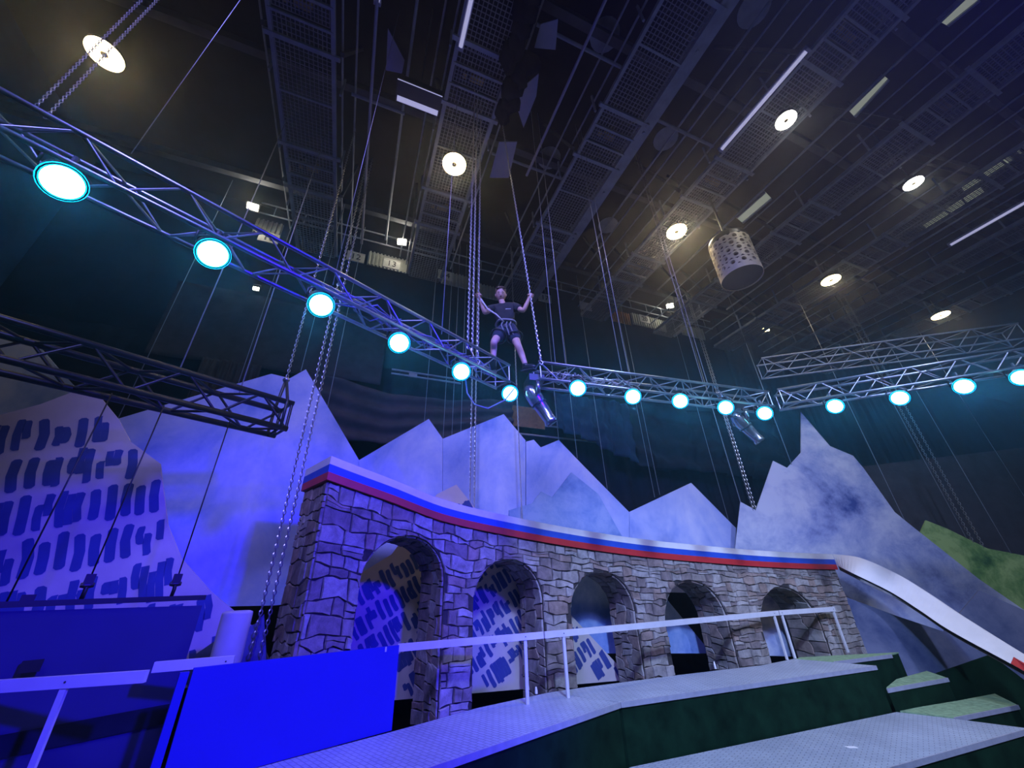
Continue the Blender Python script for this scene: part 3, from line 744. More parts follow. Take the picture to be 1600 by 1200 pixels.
for (x, y), w_ in zip([(903, 607), (989, 620), (1063, 627), (1134, 637), (1195, 646)], ['first right of the tilted moving head', 'second from the climber', 'third, in the middle', 'fourth, above the dark moving head', 'fifth, at the far corner']): par(x, y, 'cyan stage lamp on the middle truss: ' + w_)
for (x, y), w_ in zip([(1305, 635), (1406, 622), (1506, 604), (1597, 590)], ['first from the corner', 'second, by the double chain', 'third from the corner', 'last, cut by the frame edge']): par(x, y, 'cyan stage lamp on the right truss: ' + w_)

def moving_head(px, py, tx, ty, z, label, scale=1.0):
    """hangs from the truss at (px,py); its head points towards (tx,ty) in plan direction"""
    c = onz(px, py, z); tip = atdepth(tx, ty, (c - CAM).dot(fw) - .12); d = (tip - c).normalized()
    t = thing('moving_head_light', c, label, 'spotlight')
    sd = d.cross(ZZ).normalized(); s = scale
    top = c + ZZ * .20 * s
    MB().box(top + ZZ * .05 * s, (.30 * s, .22 * s, .10 * s), (sd, sd.cross(ZZ), ZZ)).build('base', M['black_plastic'], t)
    for i in (-1, 1):
        MB().path([top + sd * .13 * i * s, top + sd * .17 * i * s - ZZ * .06 * s, c + sd * .165 * i * s], .03 * s, 8).build('yoke_arm', M['chrome'], t, True)
    MB().lathe(c - d * .20 * s, d, [(0, .05 * s), (.03 * s, .085 * s), (.10 * s, .105 * s), (.24 * s, .11 * s), (.30 * s, .095 * s), (.56 * s, .082 * s), (.57 * s, .09 * s), (.62 * s, .09 * s)], 24).build('head', M['chrome'], t, True)
    MB().lathe(c + d * .418 * s, d, [(0, .08 * s), (.012 * s, .07 * s)], 24).build('lens', M['black_plastic'], t)
    MB().lathe(c + d * .10 * s, d, [(-.012, .10 * s), (-.012, .113 * s), (.012, .111 * s), (.012, .10 * s)], 24, caps=False).build('ring', M['black_plastic'], t)
moving_head(836, 622, 862, 660, 5.0, 'shiny moving head spotlight tilted down under the truss corner', 1.05)
moving_head(1158, 660, 1188, 690, 5.0, 'dark moving head spotlight under the far end of the middle truss', 1.0)
# cable bundle lying in the trusses
for a, b, lab in ((A1 + Adir * .3, A1 + Adir * 2.6, 'grey cables lying coiled along the long left truss'), (B0 + Vector((.2, .05, 0)), B0 + Vector((1.5, .46, 0)), 'loose cables coiled in the middle truss near the climber')):
    mb = MB(); rn = random.Random(4); dd = b - a
    for k in range(7):
        pts = [a + dd * (i / 16 + .02 * rn.uniform(-1, 1)) + Vector((rn.uniform(-.1, .1), rn.uniform(-.1, .1), -.10 + rn.uniform(0, .16))) for i in range(17)]
        mb.path(pts, .009, 5)
    tag(mb.build('cable_bundle', M['strap'], smooth=True), lab, 'cables')
p0 = onz(738, 585, 5.1)
tag(MB().path([p0 + Vector((-.1, 0, 0)), p0 + Vector((-.07, .05, -.25)), p0 + Vector((.03, .05, -.42)), p0 + Vector((.2, .1, -.46)), p0 + Vector((.42, .2, -.3)), p0 + Vector((.55, .3, -.08))], .010, 6).build('hanging_cable', M['strap'], smooth=True), 'pale cable looping below the long left truss near its end', 'cable')

# ------------------------------------------------------------------ climber standing between the two trusses
PY = 5.0
def PP(x, y, dy=0.0): return ony(x, y, PY + dy)
person = thing('person', PP(795, 578), 'person in black t-shirt and navy shorts standing on the truss between chains', 'person')
def skin(name, nodes, edges, mt, root, sub=2, extra=None):
    me = bpy.data.meshes.new(name); org = parent_loc(person)
    me.from_pydata([tuple(Vector(n[0]) - org) for n in nodes], edges, [])
    o = bpy.data.objects.new(name, me); C.objects.link(o)
    md = o.modifiers.new('skin', 'SKIN'); md.use_smooth_shade = True
    sv = me.skin_vertices[0].data
    for i, n in enumerate(nodes):
        r = n[1]; sv[i].radius = (r, r) if not isinstance(r, tuple) else r
        sv[i].use_root = (i == root)
    if sub: o.modifiers.new('sub', 'SUBSURF').levels = sub; o.modifiers['sub'].render_levels = sub
    dg = bpy.context.evaluated_depsgraph_get(); dg.update()
    m2 = bpy.data.meshes.new_from_object(o.evaluated_get(dg)); bpy.data.objects.remove(o)
    m2.name = name
    if extra:
        b = bmesh.new(); b.from_mesh(m2)
        tmp = bpy.data.meshes.new('t'); tmp.from_pydata([tuple(p - org) for p in extra.v], [], extra.f); b.from_mesh(tmp); bpy.data.meshes.remove(tmp)
        bmesh.ops.recalc_face_normals(b, faces=b.faces); b.to_mesh(m2); b.free()
    for p in m2.polygons: p.use_smooth = True
    m2.materials.clear(); m2.materials.append(mt)
    o = bpy.data.objects.new(name, m2); C.objects.link(o); o.parent = person; return o
def ell(mb, c, r, ax=None, n=16, k=10, shape=None):
    c = Vector(c); ax = ax or (Vector((1, 0, 0)), Vector((0, 1, 0)), ZZ); vs = []
    for i in range(k + 1):
        th = math.pi * i / k
        for j in range(n):
            ph = 2 * math.pi * j / n
            q = Vector((math.sin(th) * math.cos(ph) * r[0], math.sin(th) * math.sin(ph) * r[1], math.cos(th) * r[2]))
            if shape: q = shape(q)
            vs.append(c + ax[0] * q.x + ax[1] * q.y + ax[2] * q.z)
    fs = [(i * n + j, i * n + (j + 1) % n, (i + 1) * n + (j + 1) % n, (i + 1) * n + j) for i in range(k) for j in range(n)]
    mb.add(vs, fs); return mb
pel = PP(791, 514); wai = PP(790, 503, .0); che = PP(788, 489, .02); nek = PP(785.5, 477, .02); nk2 = PP(784, 471.5, -.01)
shl, shr = PP(770, 481, .02), PP(805, 479.5, .02)
ell_, elr = PP(757.5, 489, -.16), PP(818, 486, -.10)
wrl, wrr = PP(749.5, 467, -.24), PP(826.5, 467, -.16)
hpl, hpr = PP(783, 519, .0), PP(801, 519, .0)
knl, knr = PP(771.5, 534.5, -.26), PP(810, 541.5, -.10)
anl, anr = PP(770.5, 566, -.10), PP(821.5, 572, -.03)
head_c = PP(782.5, 461, -.03)
hand_l, hand_r = PP(748.5, 462, -.27), PP(828.5, 462, -.18)
nodes = [(pel, .085), (wai, .08), (che, .10), (nek, .062), (nk2, .052), (PP(783, 467, -.02), .05),
         (shl, .058), (ell_, .042), (wrl, .028), (shr, .058), (elr, .042), (wrr, .028),
         (hpl, .085), (knl, .057), (PP(771.5, 545, -.15), .054), (anl, .037), (hpr, .085), (knr, .058), (PP(814.5, 552, -.03), .055), (anr, .037),
         (hand_l, .034), (hand_r, .034)]
edges = [(0, 1), (1, 2), (2, 3), (3, 4), (4, 5), (2, 6), (6, 7), (7, 8), (8, 20), (2, 9), (9, 10), (10, 11), (11, 21), (0, 12), (12, 13), (13, 14), (14, 15), (0, 16), (16, 17), (17, 18), (18, 19)]
ex = MB()
fwd = (CAM - head_c); fwd.z *= .75; fwd.normalize(); hx = fwd.cross(ZZ).normalized() * -1; hz = hx.cross(fwd) * -1
if hz.z < 0: hz = -hz
hx = hz.cross(fwd) * -1
def hshape(q):
    f = 1 - .28 * max(0, -q.z / .125) ** 1.6      # jaw narrows
    return Vector((q.x * f, q.y * (1 - .12 * max(0, -q.z / .125)), q.z))
ell(ex, head_c, (.086, .100, .128), (hx, fwd, hz), 18, 14, hshape)
ell(ex, head_c + fwd * .099 - hz * .012, (.014, .020, .026), (hx, fwd, hz), 8, 6)      # nose
for i in (-1, 1): ell(ex, head_c + hx * .086 * i - fwd * .005 - hz * .005, (.012, .022, .032), (hx, fwd, hz), 8, 6)   # ears
# hands closed round the chains
def hand(c, sgn, wrist):
    upd = (c - wrist).normalized(); toc = (CAM - c).normalized(); side = upd.cross(toc).normalized() * sgn
    ell(ex, c, (.040, .026, .048), (side, toc, upd), 10, 8)
    for k in range(4):
        b = c + upd * (.034 - .022 * k) - side * .030 + toc * .006; L = (.052, .058, .054, .042)[k]
        pts = [b, b + side * .012 * 0 - side * .020 + toc * .022, b - side * .006 + toc * (.022 + L * .35), b + side * .018 + toc * (.020 + L * .32)]
        ex.path(pts, .0092 - .0006 * k, 6)
    b = c - upd * .012 + side * .032
    ex.path([b, b + side * .010 + toc * .022 + upd * .012, b - side * .008 + toc * .040 + upd * .024], .0105, 6)
hand(hand_l, 1, wrl); hand(hand_r, -1, wrr)
skin('body', nodes, edges, M['skin'], 0, 2, ex)
# t-shirt with sleeves
sl = shl.lerp(ell_, .62); sr_ = shr.lerp(elr, .62)
skin('shirt', [(pel.lerp(wai, .05), .140), (wai, .132), (che, .152), (nek - ZZ * .01, .082), (shl, .083), (sl, .074), (shr, .083), (sr_, .074)], [(0, 1), (1, 2), (2, 3), (2, 4), (4, 5), (2, 6), (6, 7)], M['shirt'], 0, 2)
kl = hpl.lerp(knl, .74); kr = hpr.lerp(knr, .66)
skin('shorts', [(pel.lerp(wai, .8), .122), (pel, .136), (hpl, .112), (kl, .094), (hpr, .112), (kr, .098)], [(0, 1), (1, 2), (2, 3), (1, 4), (4, 5)], M['shorts'], 0, 2)
hm = MB()
def hairshape(q): return Vector((q.x, q.y, q.z + .014 * math.sin(q.x * 90) * math.cos(q.y * 70)))
ell(hm, head_c + hz * .050 - fwd * .022, (.096, .100, .098), (hx, fwd, hz), 18, 12, hairshape)
for k in range(9):
    b = head_c + hz * (.105 + .006 * (k % 3)) + hx * (-.06 + .015 * k) + fwd * .035
    hm.tube(b, b + fwd * .035 + hz * (.012 - .014 * (k % 2)) + hx * .01, .017, 6, .006)
hm.build('hair', M['hair'], person, True)
for i in (-1, 1):
    e = MB(); ell(e, head_c + fwd * .092 + hx * .032 * i + hz * .012, (.009, .005, .005), (hx, fwd, hz), 8, 6); e.build('eye', M['hair'], person, True)
    e = MB(); e.path([head_c + fwd * .090 + hx * .014 * i + hz * .034, head_c + fwd * .090 + hx * .03 * i + hz * .040, head_c + fwd * .080 + hx * .048 * i + hz * .034], .005, 5); e.build('eyebrow', M['hair'], person, True)
e = MB(); e.path([head_c + fwd * .082 - hx * .022 - hz * .062, head_c + fwd * .088 - hz * .064, head_c + fwd * .082 + hx * .022 - hz * .062], .006, 5); e.build('mouth', mat('lips', (.40, .17, .14), .5), person, True)
# shoes
def shoe(an, direction):
    d = Vector(direction).normalized(); sd = d.cross(ZZ).normalized(); mb = MB()
    def sh(q): return Vector((q.x * (1 + .12 * q.y / .14), q.y, max(q.z, -.038)))
    ell(mb, an + d * .062 - ZZ * .035, (.047, .14, .055), (sd, d, ZZ), 14, 10, sh)
    ell(mb, an - d * .005 + ZZ * .012, (.048, .055, .045), (sd, d, ZZ), 12, 8)
    mb.build('shoe', M['black_plastic'], person, True)
    MB().box(an + d * .055 - ZZ * .082, (.085, .255, .02), (sd, d, ZZ)).build('sole', M['shirt'], person)
shoe(anl, (-.15, -1, 0)); shoe(anr, (.75, -.7, -.25))
# harness: waist belt, leg loops, buckles, lanyard
hb = MB(); n = 22; bw = pel.lerp(wai, .62)
hb.path([bw + Vector((math.cos(2 * math.pi * k / n) * .158, math.sin(2 * math.pi * k / n) * .142, .008 * math.sin(k))) for k in range(n + 1)], .020, 6)
h = hb.build('harness_belt', M['strap'], person, True)
for kk, hh, rr in ((kl.lerp(hpl, .45), (knl - hpl), .122), (kr.lerp(hpr, .45), (knr - hpr), .124)):
    d = hh.normalized(); x = d.orthogonal().normalized(); y = d.cross(x)
    MB().path([kk + (x * math.cos(2 * math.pi * k / 16) + y * math.sin(2 * math.pi * k / 16)) * rr for k in range(17)], .014, 6).build('leg_loop', M['black_plastic'], person, True)
fr_ = bw + (CAM - bw).normalized() * .16
for dx in (-.05, .02, .08):
    MB().path([fr_ + Vector((dx, 0, .05)), fr_ + Vector((dx - .02, -.02, -.02)), fr_ + Vector((dx + .01, -.01, -.12)), fr_ + Vector((dx + .03, 0, -.2))], .012, 5).build('strap', M['strap'], person, True)
MB().lathe(fr_ + Vector((0, -.01, -.02)), Vector((0, 1, 0)), [(0, .02), (.004, .034), (.012, .034), (.016, .02)], 12, caps=False).build('buckle', M['alu'], person, True)
MB().path([hand_l + Vector((.03, -.03, -.09)), PP(762, 483, -.2), PP(775, 491, -.22), fr_ + Vector((-.03, 0, .05))], .013, 6).build('lanyard', M['rope'], person, True)
tc_ = che.lerp(shr, .35) + (CAM - che).normalized() * .145 + ZZ * .035
MB().box(tc_, (.085, .012, .014), (hx, fwd, hz)).build('chest_print', M['white_print'], person)

# ------------------------------------------------------------------ chains and wires over the set
hc = hand_l
chain(Vector((hc.x - .005, hc.y - .015, 5.52)), ZT, 'hook chain on the long left truss held by the climber\'s raised hand', .042, .0075)
t = thing('chain_hook', Vector((hc.x - .005, hc.y - .015, 5.44)), 'steel hook where the climber\'s hand chain meets the left truss', 'hook')
q = Vector((hc.x - .005, hc.y - .015, 5.44))
MB().path([q + ZZ * .09, q + ZZ * .05, q + Vector((.03, 0, .02)), q + Vector((.02, 0, -.02)), q + Vector((-.02, 0, -.015))], .012, 6).build('hook_body', M['alu'], t, True)
MB().lathe(q + ZZ * .085, ZZ, [(0, .014), (.01, .022), (.03, .022), (.04, .014)], 10).build('swivel', M['alu'], t, True)
c1 = onz(738, 548, 5.50); chain(c1, ZT, 'middle of three chains left of the climber', .042, .0075)
c1 = onz(731, 545, 5.50); chain(c1, ZT, 'outermost of three chains left of the climber', .042, .0075)
cb = onz(845, 562, 5.52); hd = hand_r + Vector((0, -.012, 0)); tp = cb + (hd - cb) * 5.2
chain(cb, 0, 'slanting chain from the middle truss through the climber\'s other hand', .042, .0075, top=tp)
t = thing('chain_hook', cb - ZZ * .06, 'steel hook fixing the slanting chain to the middle truss', 'hook')
MB().path([cb + ZZ * .02, cb - ZZ * .02, cb + Vector((.03, 0, -.05)), cb + Vector((.01, 0, -.09)), cb + Vector((-.025, 0, -.07))], .012, 6).build('hook_body', M['alu'], t, True)
MB().lathe(cb, ZZ, [(0, .012), (.008, .02), (.025, .02), (.033, .012)], 10).build('swivel', M['alu'], t, True)
cu = onu(816, 818, 8.15); chain(cu, ZT, 'long straight chain passing right of the climber down behind the viaduct', .05, .008)
for k, (x, y) in enumerate(((734, 790), (741, 797))): chain(onu(x, y, 8.15), ZT, 'long chain dropping behind the viaduct by the printed peak, %s of two' % ('left', 'right')[k], .055, .009)
e0 = wall_pt(V0 - .12, 3.0, TK + .05)
for k, dx in enumerate((-.05, .03)): chain(Vector((e0.x + dx, e0.y + dx, 0.05)), ZT, 'long chain hanging by the left end of the viaduct, %s of two' % ('outer', 'inner')[k], .055, .009)
chain(apex + ZZ * .03, ZT, 'chain rising from the sling of the black truss', .045, .007)
PRp = lambda x, y: onpl(x, y, PR, nR)
for k, x in enumerate((1177, 1181)): chain(PRp(x, 797), ZT, 'chain dropping to the notch of the cloudy mountain, %s of two' % ('left', 'right')[k], .06, .010)
PHp = lambda x, y: onpl(x, y, PH, nH)
for k, (x, y) in enumerate(((1521, 848), (1537, 855))): chain(PHp(x, y), ZT, 'long chain slanting to the bright green hill, %s of two' % ('left', 'right')[k], .065, .011)
wire(PHp(1510, 841), ZT, 'steel wire beside the two chains of the bright green hill', .011)
wlist = [(663, 658, 8.6, 'pale wire to the single-peak mountain flat'), (692, 690, 8.6, 'wire along the tall seam between two mountain flats'), (706, 680, 8.6, 'wire just right of the tall seam'),
         (720, 674, 8.6, 'wire to the left slope of the broad peak'), (873, 688, 8.62, 'wire to the notched mountain flat peak'), (902, 716, 8.62, 'wire to the upper right slope of the notched flat'),
         (949, 765, 8.62, 'wire to the lower right slope of the notched flat'), (1023, 777, 8.68, 'left of two wires to the blunt peak flat'), (1031, 773, 8.68, 'right of two wires to the blunt peak flat'),
         (1138, 812, 8.68, 'wire to the right slope of the blunt peak flat'), (498, 700, 9.0, 'wire behind the largest mountain flat'), (372, 600, 8.62, 'wire to the left slope of the largest mountain flat'),
         (184, 655, 8.62, 'wire to the lower left end of the largest mountain flat'), (470, 580, 8.62, 'wire to the highest point of the largest mountain flat')]
for x, y, u, lab in wlist: wire(onu(x, y, u), ZT, lab, .007)
wire(PRp(1157, 784), ZT, 'wire to the left tip of the cloudy mountain flat', .012)
wire(PRp(1237, 726), ZT, 'thin wire behind the left shoulder of the needle peak', .010)
wire(PRp(1413, 812), ZT, 'thin wire to the right slope of the cloudy mountain', .010)
PBp = lambda x, y: onpl(x, y, PB, nB)
wire(PHp(1580, 865), ZT, 'thin wire to the right part of the bright green hill', .010)
wire(PBp(1600, 775), ZT, 'thin wire in front of the dark masking screen', .010)
for x, y, z, lab in ((520, 445, 5.5, 'wire reaching the long left truss by its third lamp'), (205, 240, 5.5, 'bright wire reaching the long left truss near its nearest lamp')):
    wire(onz(x, y, z), ZT, lab, .003)
for k, (x, y) in enumerate(((50, 172), (70, 185))): chain(onz(x, y, 5.5), ZT, 'chain on the long left truss in the upper left corner, %s of two' % ('outer', 'inner')[k], .024, .0035)
for k, (x, y) in enumerate(((1100, 603), (1107, 604))): wire(onz(x, y, 5.5), ZT, 'wire on the middle truss by its fourth lamp, %s of two' % ('left', 'right')[k], .006)
for k, (x, y) in enumerate(((690, 522), (868, 569), (884, 571), (972, 583), (983, 585))):
    wire(onz(x, y, 5.5), ZT, 'thin wire rising from the truss: ' + ['left of the climber\'s chains', 'first right of the climber', 'second right of the climber', 'third right of the climber', 'fourth right of the climber'][k], .006)

# ------------------------------------------------------------------ ceiling catwalks
ZK = 11.6
def grate(name, L, Wd, mt, cell=.075):
    mb = MB(); nx, ny = int(Wd / cell), int(L / cell)
    for i in range(nx + 1): mb.box((-Wd / 2 + Wd * i / nx, 0, 0), (.014, L, .02))
    for j in range(ny + 1): mb.box((0, -L / 2 + L * j / ny, 0.004), (Wd, .014, .012))
    me = bpy.data.meshes.new(name); me.from_pydata([tuple(p) for p in mb.v], [], mb.f); me.materials.append(mt); return me
G_long = grate('walk_grating', 2.15, .96, M['mesh_steel']); G_short = grate('joint_grating', .34, .96, M['mesh_steel'], .07); G_mid = grate('hoist_grating', .26, .92, M['mesh_steel'], .06)
def local_mesh(name, mb, mt):
    me = bpy.data.meshes.new(name); me.from_pydata([tuple(p) for p in mb.v], [], mb.f); me.materials.append(mt); return me
R_long = local_mesh('side_rail', MB().box((0, 0, 0), (.07, 3.2, .09)), M['steel'])
R_cross = local_mesh('cross_bar', MB().box((0, 0, 0), (1.28, .075, .075)), M['steel'])
R_thin = local_mesh('cross_tie', MB().box((0, 0, 0), (1.05, .04, .05)), M['steel'])
R_pipe = local_mesh('guard_pipe', MB().tube((0, -1.6, 0), (0, 1.6, 0), .022, 6), M['steel'])
R_post = local_mesh('guard_post', MB().box((0, 0, .28), (.04, .04, .62)), M['steel'])
R_plate = local_mesh('side_plate', MB().box((0, 0, 0), (.22, 3.2, .02)), M['steel'])
R_hang = local_mesh('hanger', MB().bar((0, 0, 0), (.0, 1.1, 2.9), .07, .07), M['dark_steel'])
R_box = local_mesh('hoist_motor', MB().box((0, 0, .1), (.26, .12, .12)).box((.1, .0, .2), (.1, .1, .1)).box((-.25, 0, .06), (.08, .1, .06)), M['brass'])
ROTZ = TH
def put(me, name, parent, v, u, z, rz=0, sc=None):
    o = bpy.data.objects.new(name, me); C.objects.link(o); o.parent = parent
    o.location = (v, u, z); o.rotation_euler = (0, 0, rz)
    if sc: o.scale = sc
    return o
def catwalk(v, label, u_joints, plate=None, guard=-1, hangers=True):
    t = thing('catwalk', W(v, 3.0, ZK), label, 'catwalk', 'steel mesh catwalks under the roof'); t.rotation_euler = (0, 0, ROTZ)
    for uj in u_joints:
        c = uj - 3.0
        # joint cluster centre c, then long grating towards +u
        for e in (-.56, .56): put(R_cross, 'cross_bar', t, 0, c + e, -.03)
        for e in (-.18, .18): put(R_thin, 'cross_tie', t, 0, c + e, -.04)
        put(G_mid, 'hoist_grating', t, 0, c, .0); put(R_box, 'hoist_motor', t, 0, c, .02)
        for e in (-.37, .37): put(G_short, 'joint_grating', t, 0, c + e, 0)
        put(G_long, 'walk_grating', t, 0, c + 1.68, 0)
        put(R_thin, 'cross_tie', t, 0, c + 1.5, -.02)
        for s in (-1, 1): put(R_long, 'side_rail', t, .52 * s, c + 1.05, 0)
        for s in (-1, 1):
            for dz in (.35, .62): put(R_pipe, 'guard_pipe', t, (.62 + .22 * (dz > .5)) * s, c + 1.05, dz)
            for e in (-.4, 1.2): put(R_post, 'guard_post', t, .64 * s, c + e, 0)
        if plate: put(R_plate, 'side_plate', t, plate * .68, c + 1.05, .02)
        if hangers:
            for s in (-1, 1): put(R_hang, 'hanger', t, .66 * s, c + .5, .05)
    return t
JO = [-5.7, -2.5, .7, 3.9, 7.1]
for v, lab, pl in ((-2.1, 'first mesh catwalk from the left, navy-lit', None), (1.08, 'second mesh catwalk, crossing the warm lamp above the climber', None), (4.25, 'third mesh catwalk, with a plain plate along its right side', 1), (7.5, 'fourth mesh catwalk, holding the long fluorescent tube', None), (10.9, 'fifth mesh catwalk, right of the perforated can', None), (14.2, 'sixth mesh catwalk at the right', None), (17.5, 'seventh mesh catwalk at the far right', None), (20.8, 'farthest mesh catwalk at the right frame edge', None)):
    catwalk(v, lab, JO, pl)
# cross beams and pipes running along the hall's width
def beam(u, z, v0, v1, sz, label, name='roof_beam', mt=None, tube=False):
    a, b = W(v0, u, z), W(v1, u, z)
    mb = MB().tube(a, b, sz, 8) if tube else MB().bar(a, b, sz, sz * 1.3)
    tag(mb.build(name, mt or M['dark_steel']), label, 'beam')
for u, z, v0, v1, lab in ((.3, 12.4, -9, 24, 'dark roof beam nearest above the viewer'), (2.6, 12.6, -9, 24, 'second dark roof beam'), (5.4, 12.6, -9, 24, 'third dark roof beam behind the warm lamps'), (8.6, 12.6, -9, 24, 'rear dark roof beam above the numbered boards')):
    beam(u, z, v0, v1, .16, lab)
beam(2.75, 11.95, 1.9, 3.8, .035, 'pale cross pipe between second and third catwalk', 'cross_pipe', M['steel'], True)
beam(5.35, 11.95, 1.9, 3.9, .035, 'pale cross pipe farther between second and third catwalk', 'cross_pipe', M['steel'], True)
beam(3.3, 11.95, 4.9, 6.9, .04, 'pale cross pipe between third and fourth catwalk', 'cross_pipe', M['steel'], True)
beam(5.2, 11.95, -1.3, -.2, .035, 'pale cross pipe between first and second catwalk', 'cross_pipe', M['steel'], True)
def along(v, z, u0, u1, r, label, mt=None, name='roof_pipe'):
    tag(MB().tube(W(v, u0, z), W(v, u1, z), r, 8).build(name, mt or M['steel'], smooth=True), label, 'pipe')
along(-.88, 11.6, 0, 9, .03, 'long pale pipe between first and second catwalk', M['pale_panel'])
along(2.72, 11.3, -1, 5.2, .03, 'long bright pipe right of the second catwalk', M['pale_panel'])
along(-.25, 12.0, 1, 9, .03, 'dim pipe left of the second catwalk')
along(5.8, 12.0, -1, 8, .03, 'dim pipe between third and fourth catwalk'); along(6.1, 12.0, -1, 8, .025, 'second dim pipe between third and fourth catwalk')
along(9.2, 12.0, -2, 8, .03, 'dim pipe between fourth and fifth catwalk'); along(12.6, 12.0, -2, 8, .03, 'dim pipe between fifth and sixth catwalk')
along(15.8, 12.0, -3, 8, .03, 'dim pipe beyond the sixth catwalk')
# fluorescent tubes
def fluoro(v, u0, u1, label, z=ZK - .1):
    t = thing('fluorescent_light', W(v, (u0 + u1) / 2, z), label, 'light')
    MB().bar(W(v, u0, z + .05), W(v, u1, z + .05), .11, .05).build('fitting', M['pale_panel'], t)
    MB().tube(W(v, u0 + .03, z), W(v, u1 - .03, z), .035, 8).build('tube', M['tube_lens'], t, True)
    for u in (u0, u1): MB().box(W(v, u, z + .02), (.12, .05, .1), (VV, UU, ZZ)).build('end_cap', M['pale_panel'], t)
fluoro(6.82, 1.1, 3.15, 'long fluorescent tube on the fourth catwalk'); fluoro(.62, 1.3, 3.45, 'fluorescent tube at the top edge on the second catwalk')
fluoro(16.0, .9, 2.85, 'fluorescent tube at the right frame edge'); fluoro(-.88, 1.5, 3.4, 'pale tube light left of the second catwalk', 11.65)
# dark box flood light and lilac panels near the second catwalk
p = onz(655, 150, 11.2)
t = thing('box_flood', p, 'black box flood light with one white strip', 'light')
MB().box(p, (.85, .42, .16), (VV, UU, ZZ)).build('box', M['black_plastic'], t)
MB().tube(p + ZZ * .08, Vector((p.x, p.y, ZC - .005)), .02, 6).build('stem', M['dark_steel'], t)
MB().box(p - ZZ * .085 + UU * .14, (.8, .10, .012), (VV, UU, ZZ)).build('white_strip', M['tube_lens'], t)
MB().box(p - ZZ * .085 - UU * .19, (.85, .012, .012), (VV, UU, ZZ)).build('edge_line', M['tube_lens'], t)
for px, lab in (([(835, 75), (845, 38), (872, 30), (868, 78)], 'lilac panel at the top beside the bright pipe'), ([(802, 150), (842, 115), (838, 150), (818, 200)], 'lilac panel below it along the bright pipe'), ([(765, 278), (780, 222), (808, 222), (795, 278)], 'lilac panel right of the warm lamp above the climber'), ([(603, 110), (606, 45), (632, 95), (628, 115)], 'dim lilac panel left of the box flood light')):
    pts = [onz(x, y, 11.9) for x, y in px]
    tag(MB().prism(pts, ZZ * .03).build('ceiling_panel', M['pale_panel']), lab, 'panel')
# black equipment clumps beside the second catwalk
rn = random.Random(21)
for (x, y), lab in (((815, 45), 'upper'), ((805, 140), 'lower')):
    c = onz(x, y, 11.5); t = thing('wrapped_equipment', c, 'black wrapped equipment beside the bright pipe, %s one' % lab, 'equipment'); 
    for k in range(5):
        e = MB(); ell(e, c + UU * (-.5 + .25 * k) + VV * rn.uniform(-.12, .12), (rn.uniform(.16, .26), rn.uniform(.2, .28), rn.uniform(.15, .22)), None, 10, 7, lambda q: q * (1 + .15 * math.sin(q.x * 31 + q.y * 17))); e.build('wrapping', M['black_cloth'], t, True)
# round roof vents (faint discs)
for (x, y), lab in (((945, 55), 'by the third catwalk'), ((858, 247), 'left of the third catwalk'), ((1040, 217), 'right of the third catwalk'), ((1178, 15), 'at the top edge'), ((950, 352), 'between the warm lamps')):
    c = onz(x, y, 12.9); t = thing('round_lampshade', c, 'dim round lampshade high under the roof ' + lab, 'lampshade')
    MB().lathe(c, ZZ, [(0, .30), (.12, .22), (.22, .1), (.3, .06)], 18).build('shade', M['dark_steel'], t, True); MB().lathe(c - ZZ * .01, ZZ, [(0, .315), (.02, .315)], 18).build('rim', M['steel'], t)

# warm high-bay lamps on a regular pitch, and smaller white work lights
def highbay(v, u, label, z=ZK - .24, r=.27, lens='warm_lens', watts=170, col=(1.0, .80, .50), stem=.75):
    k = (z - CAM.z) / (ZK - CAM.z); v, u = v * k, u * k      # measured at catwalk height
    c = W(v, u, z); t = thing('high_bay_lamp', c, label, 'ceiling lamp', 'lamps under the roof')
    MB().lathe(c + ZZ * .012, ZZ, [(0, r * 1.04), (.04, r * 1.04), (.10, r * .6), (.22, r * .45), (.25, .05)], 28).build('housing', M['black_plastic'], t, True)
    ln = MB().lathe(c, ZZ, [(-.012, r), (.01, r), (.01, r * .22), (-.012, r * .22), (-.012, r)], 32, caps=False).build('lens', M[lens], t)
    MB().lathe(c - ZZ * .02, ZZ, [(0, r * .10), (.005, r * .2), (.03, r * .21)], 16).build('hub', M['brass'], ln)
    MB().tube(c + ZZ * .25, c + ZZ * stem, .02, 6).build('stem', M['dark_steel'], t)
    spot('high_bay_light', c - ZZ * .06, c - ZZ * 5, watts * 1.4, col, 150, .5, .25)
for v, u, lab in ((-5.53, 5.93, 'warm ring lamp in the upper left corner'), (1.07, 5.72, 'warm ring lamp above the climber'), (7.62, 5.44, 'warm ring lamp left of the perforated can'), (14.22, 5.22, 'warm ring lamp over the long chains at the right'), (20.67, 5.03, 'rightmost warm ring lamp, seen very flat')):
    highbay(v, u, lab, watts=420 if 7 < v < 8 else 100)
highbay(7.73, 2.16, 'white round lamp at the end of the fourth catwalk', ZK - .24, .20, 'white_lens', 50, (1, .95, .85)); highbay(12.42, 2.04, 'white round lamp among the right catwalks', ZK - .24, .20, 'white_lens', 50, (1, .95, .85), 15.2 - .005 - ZK + .24)
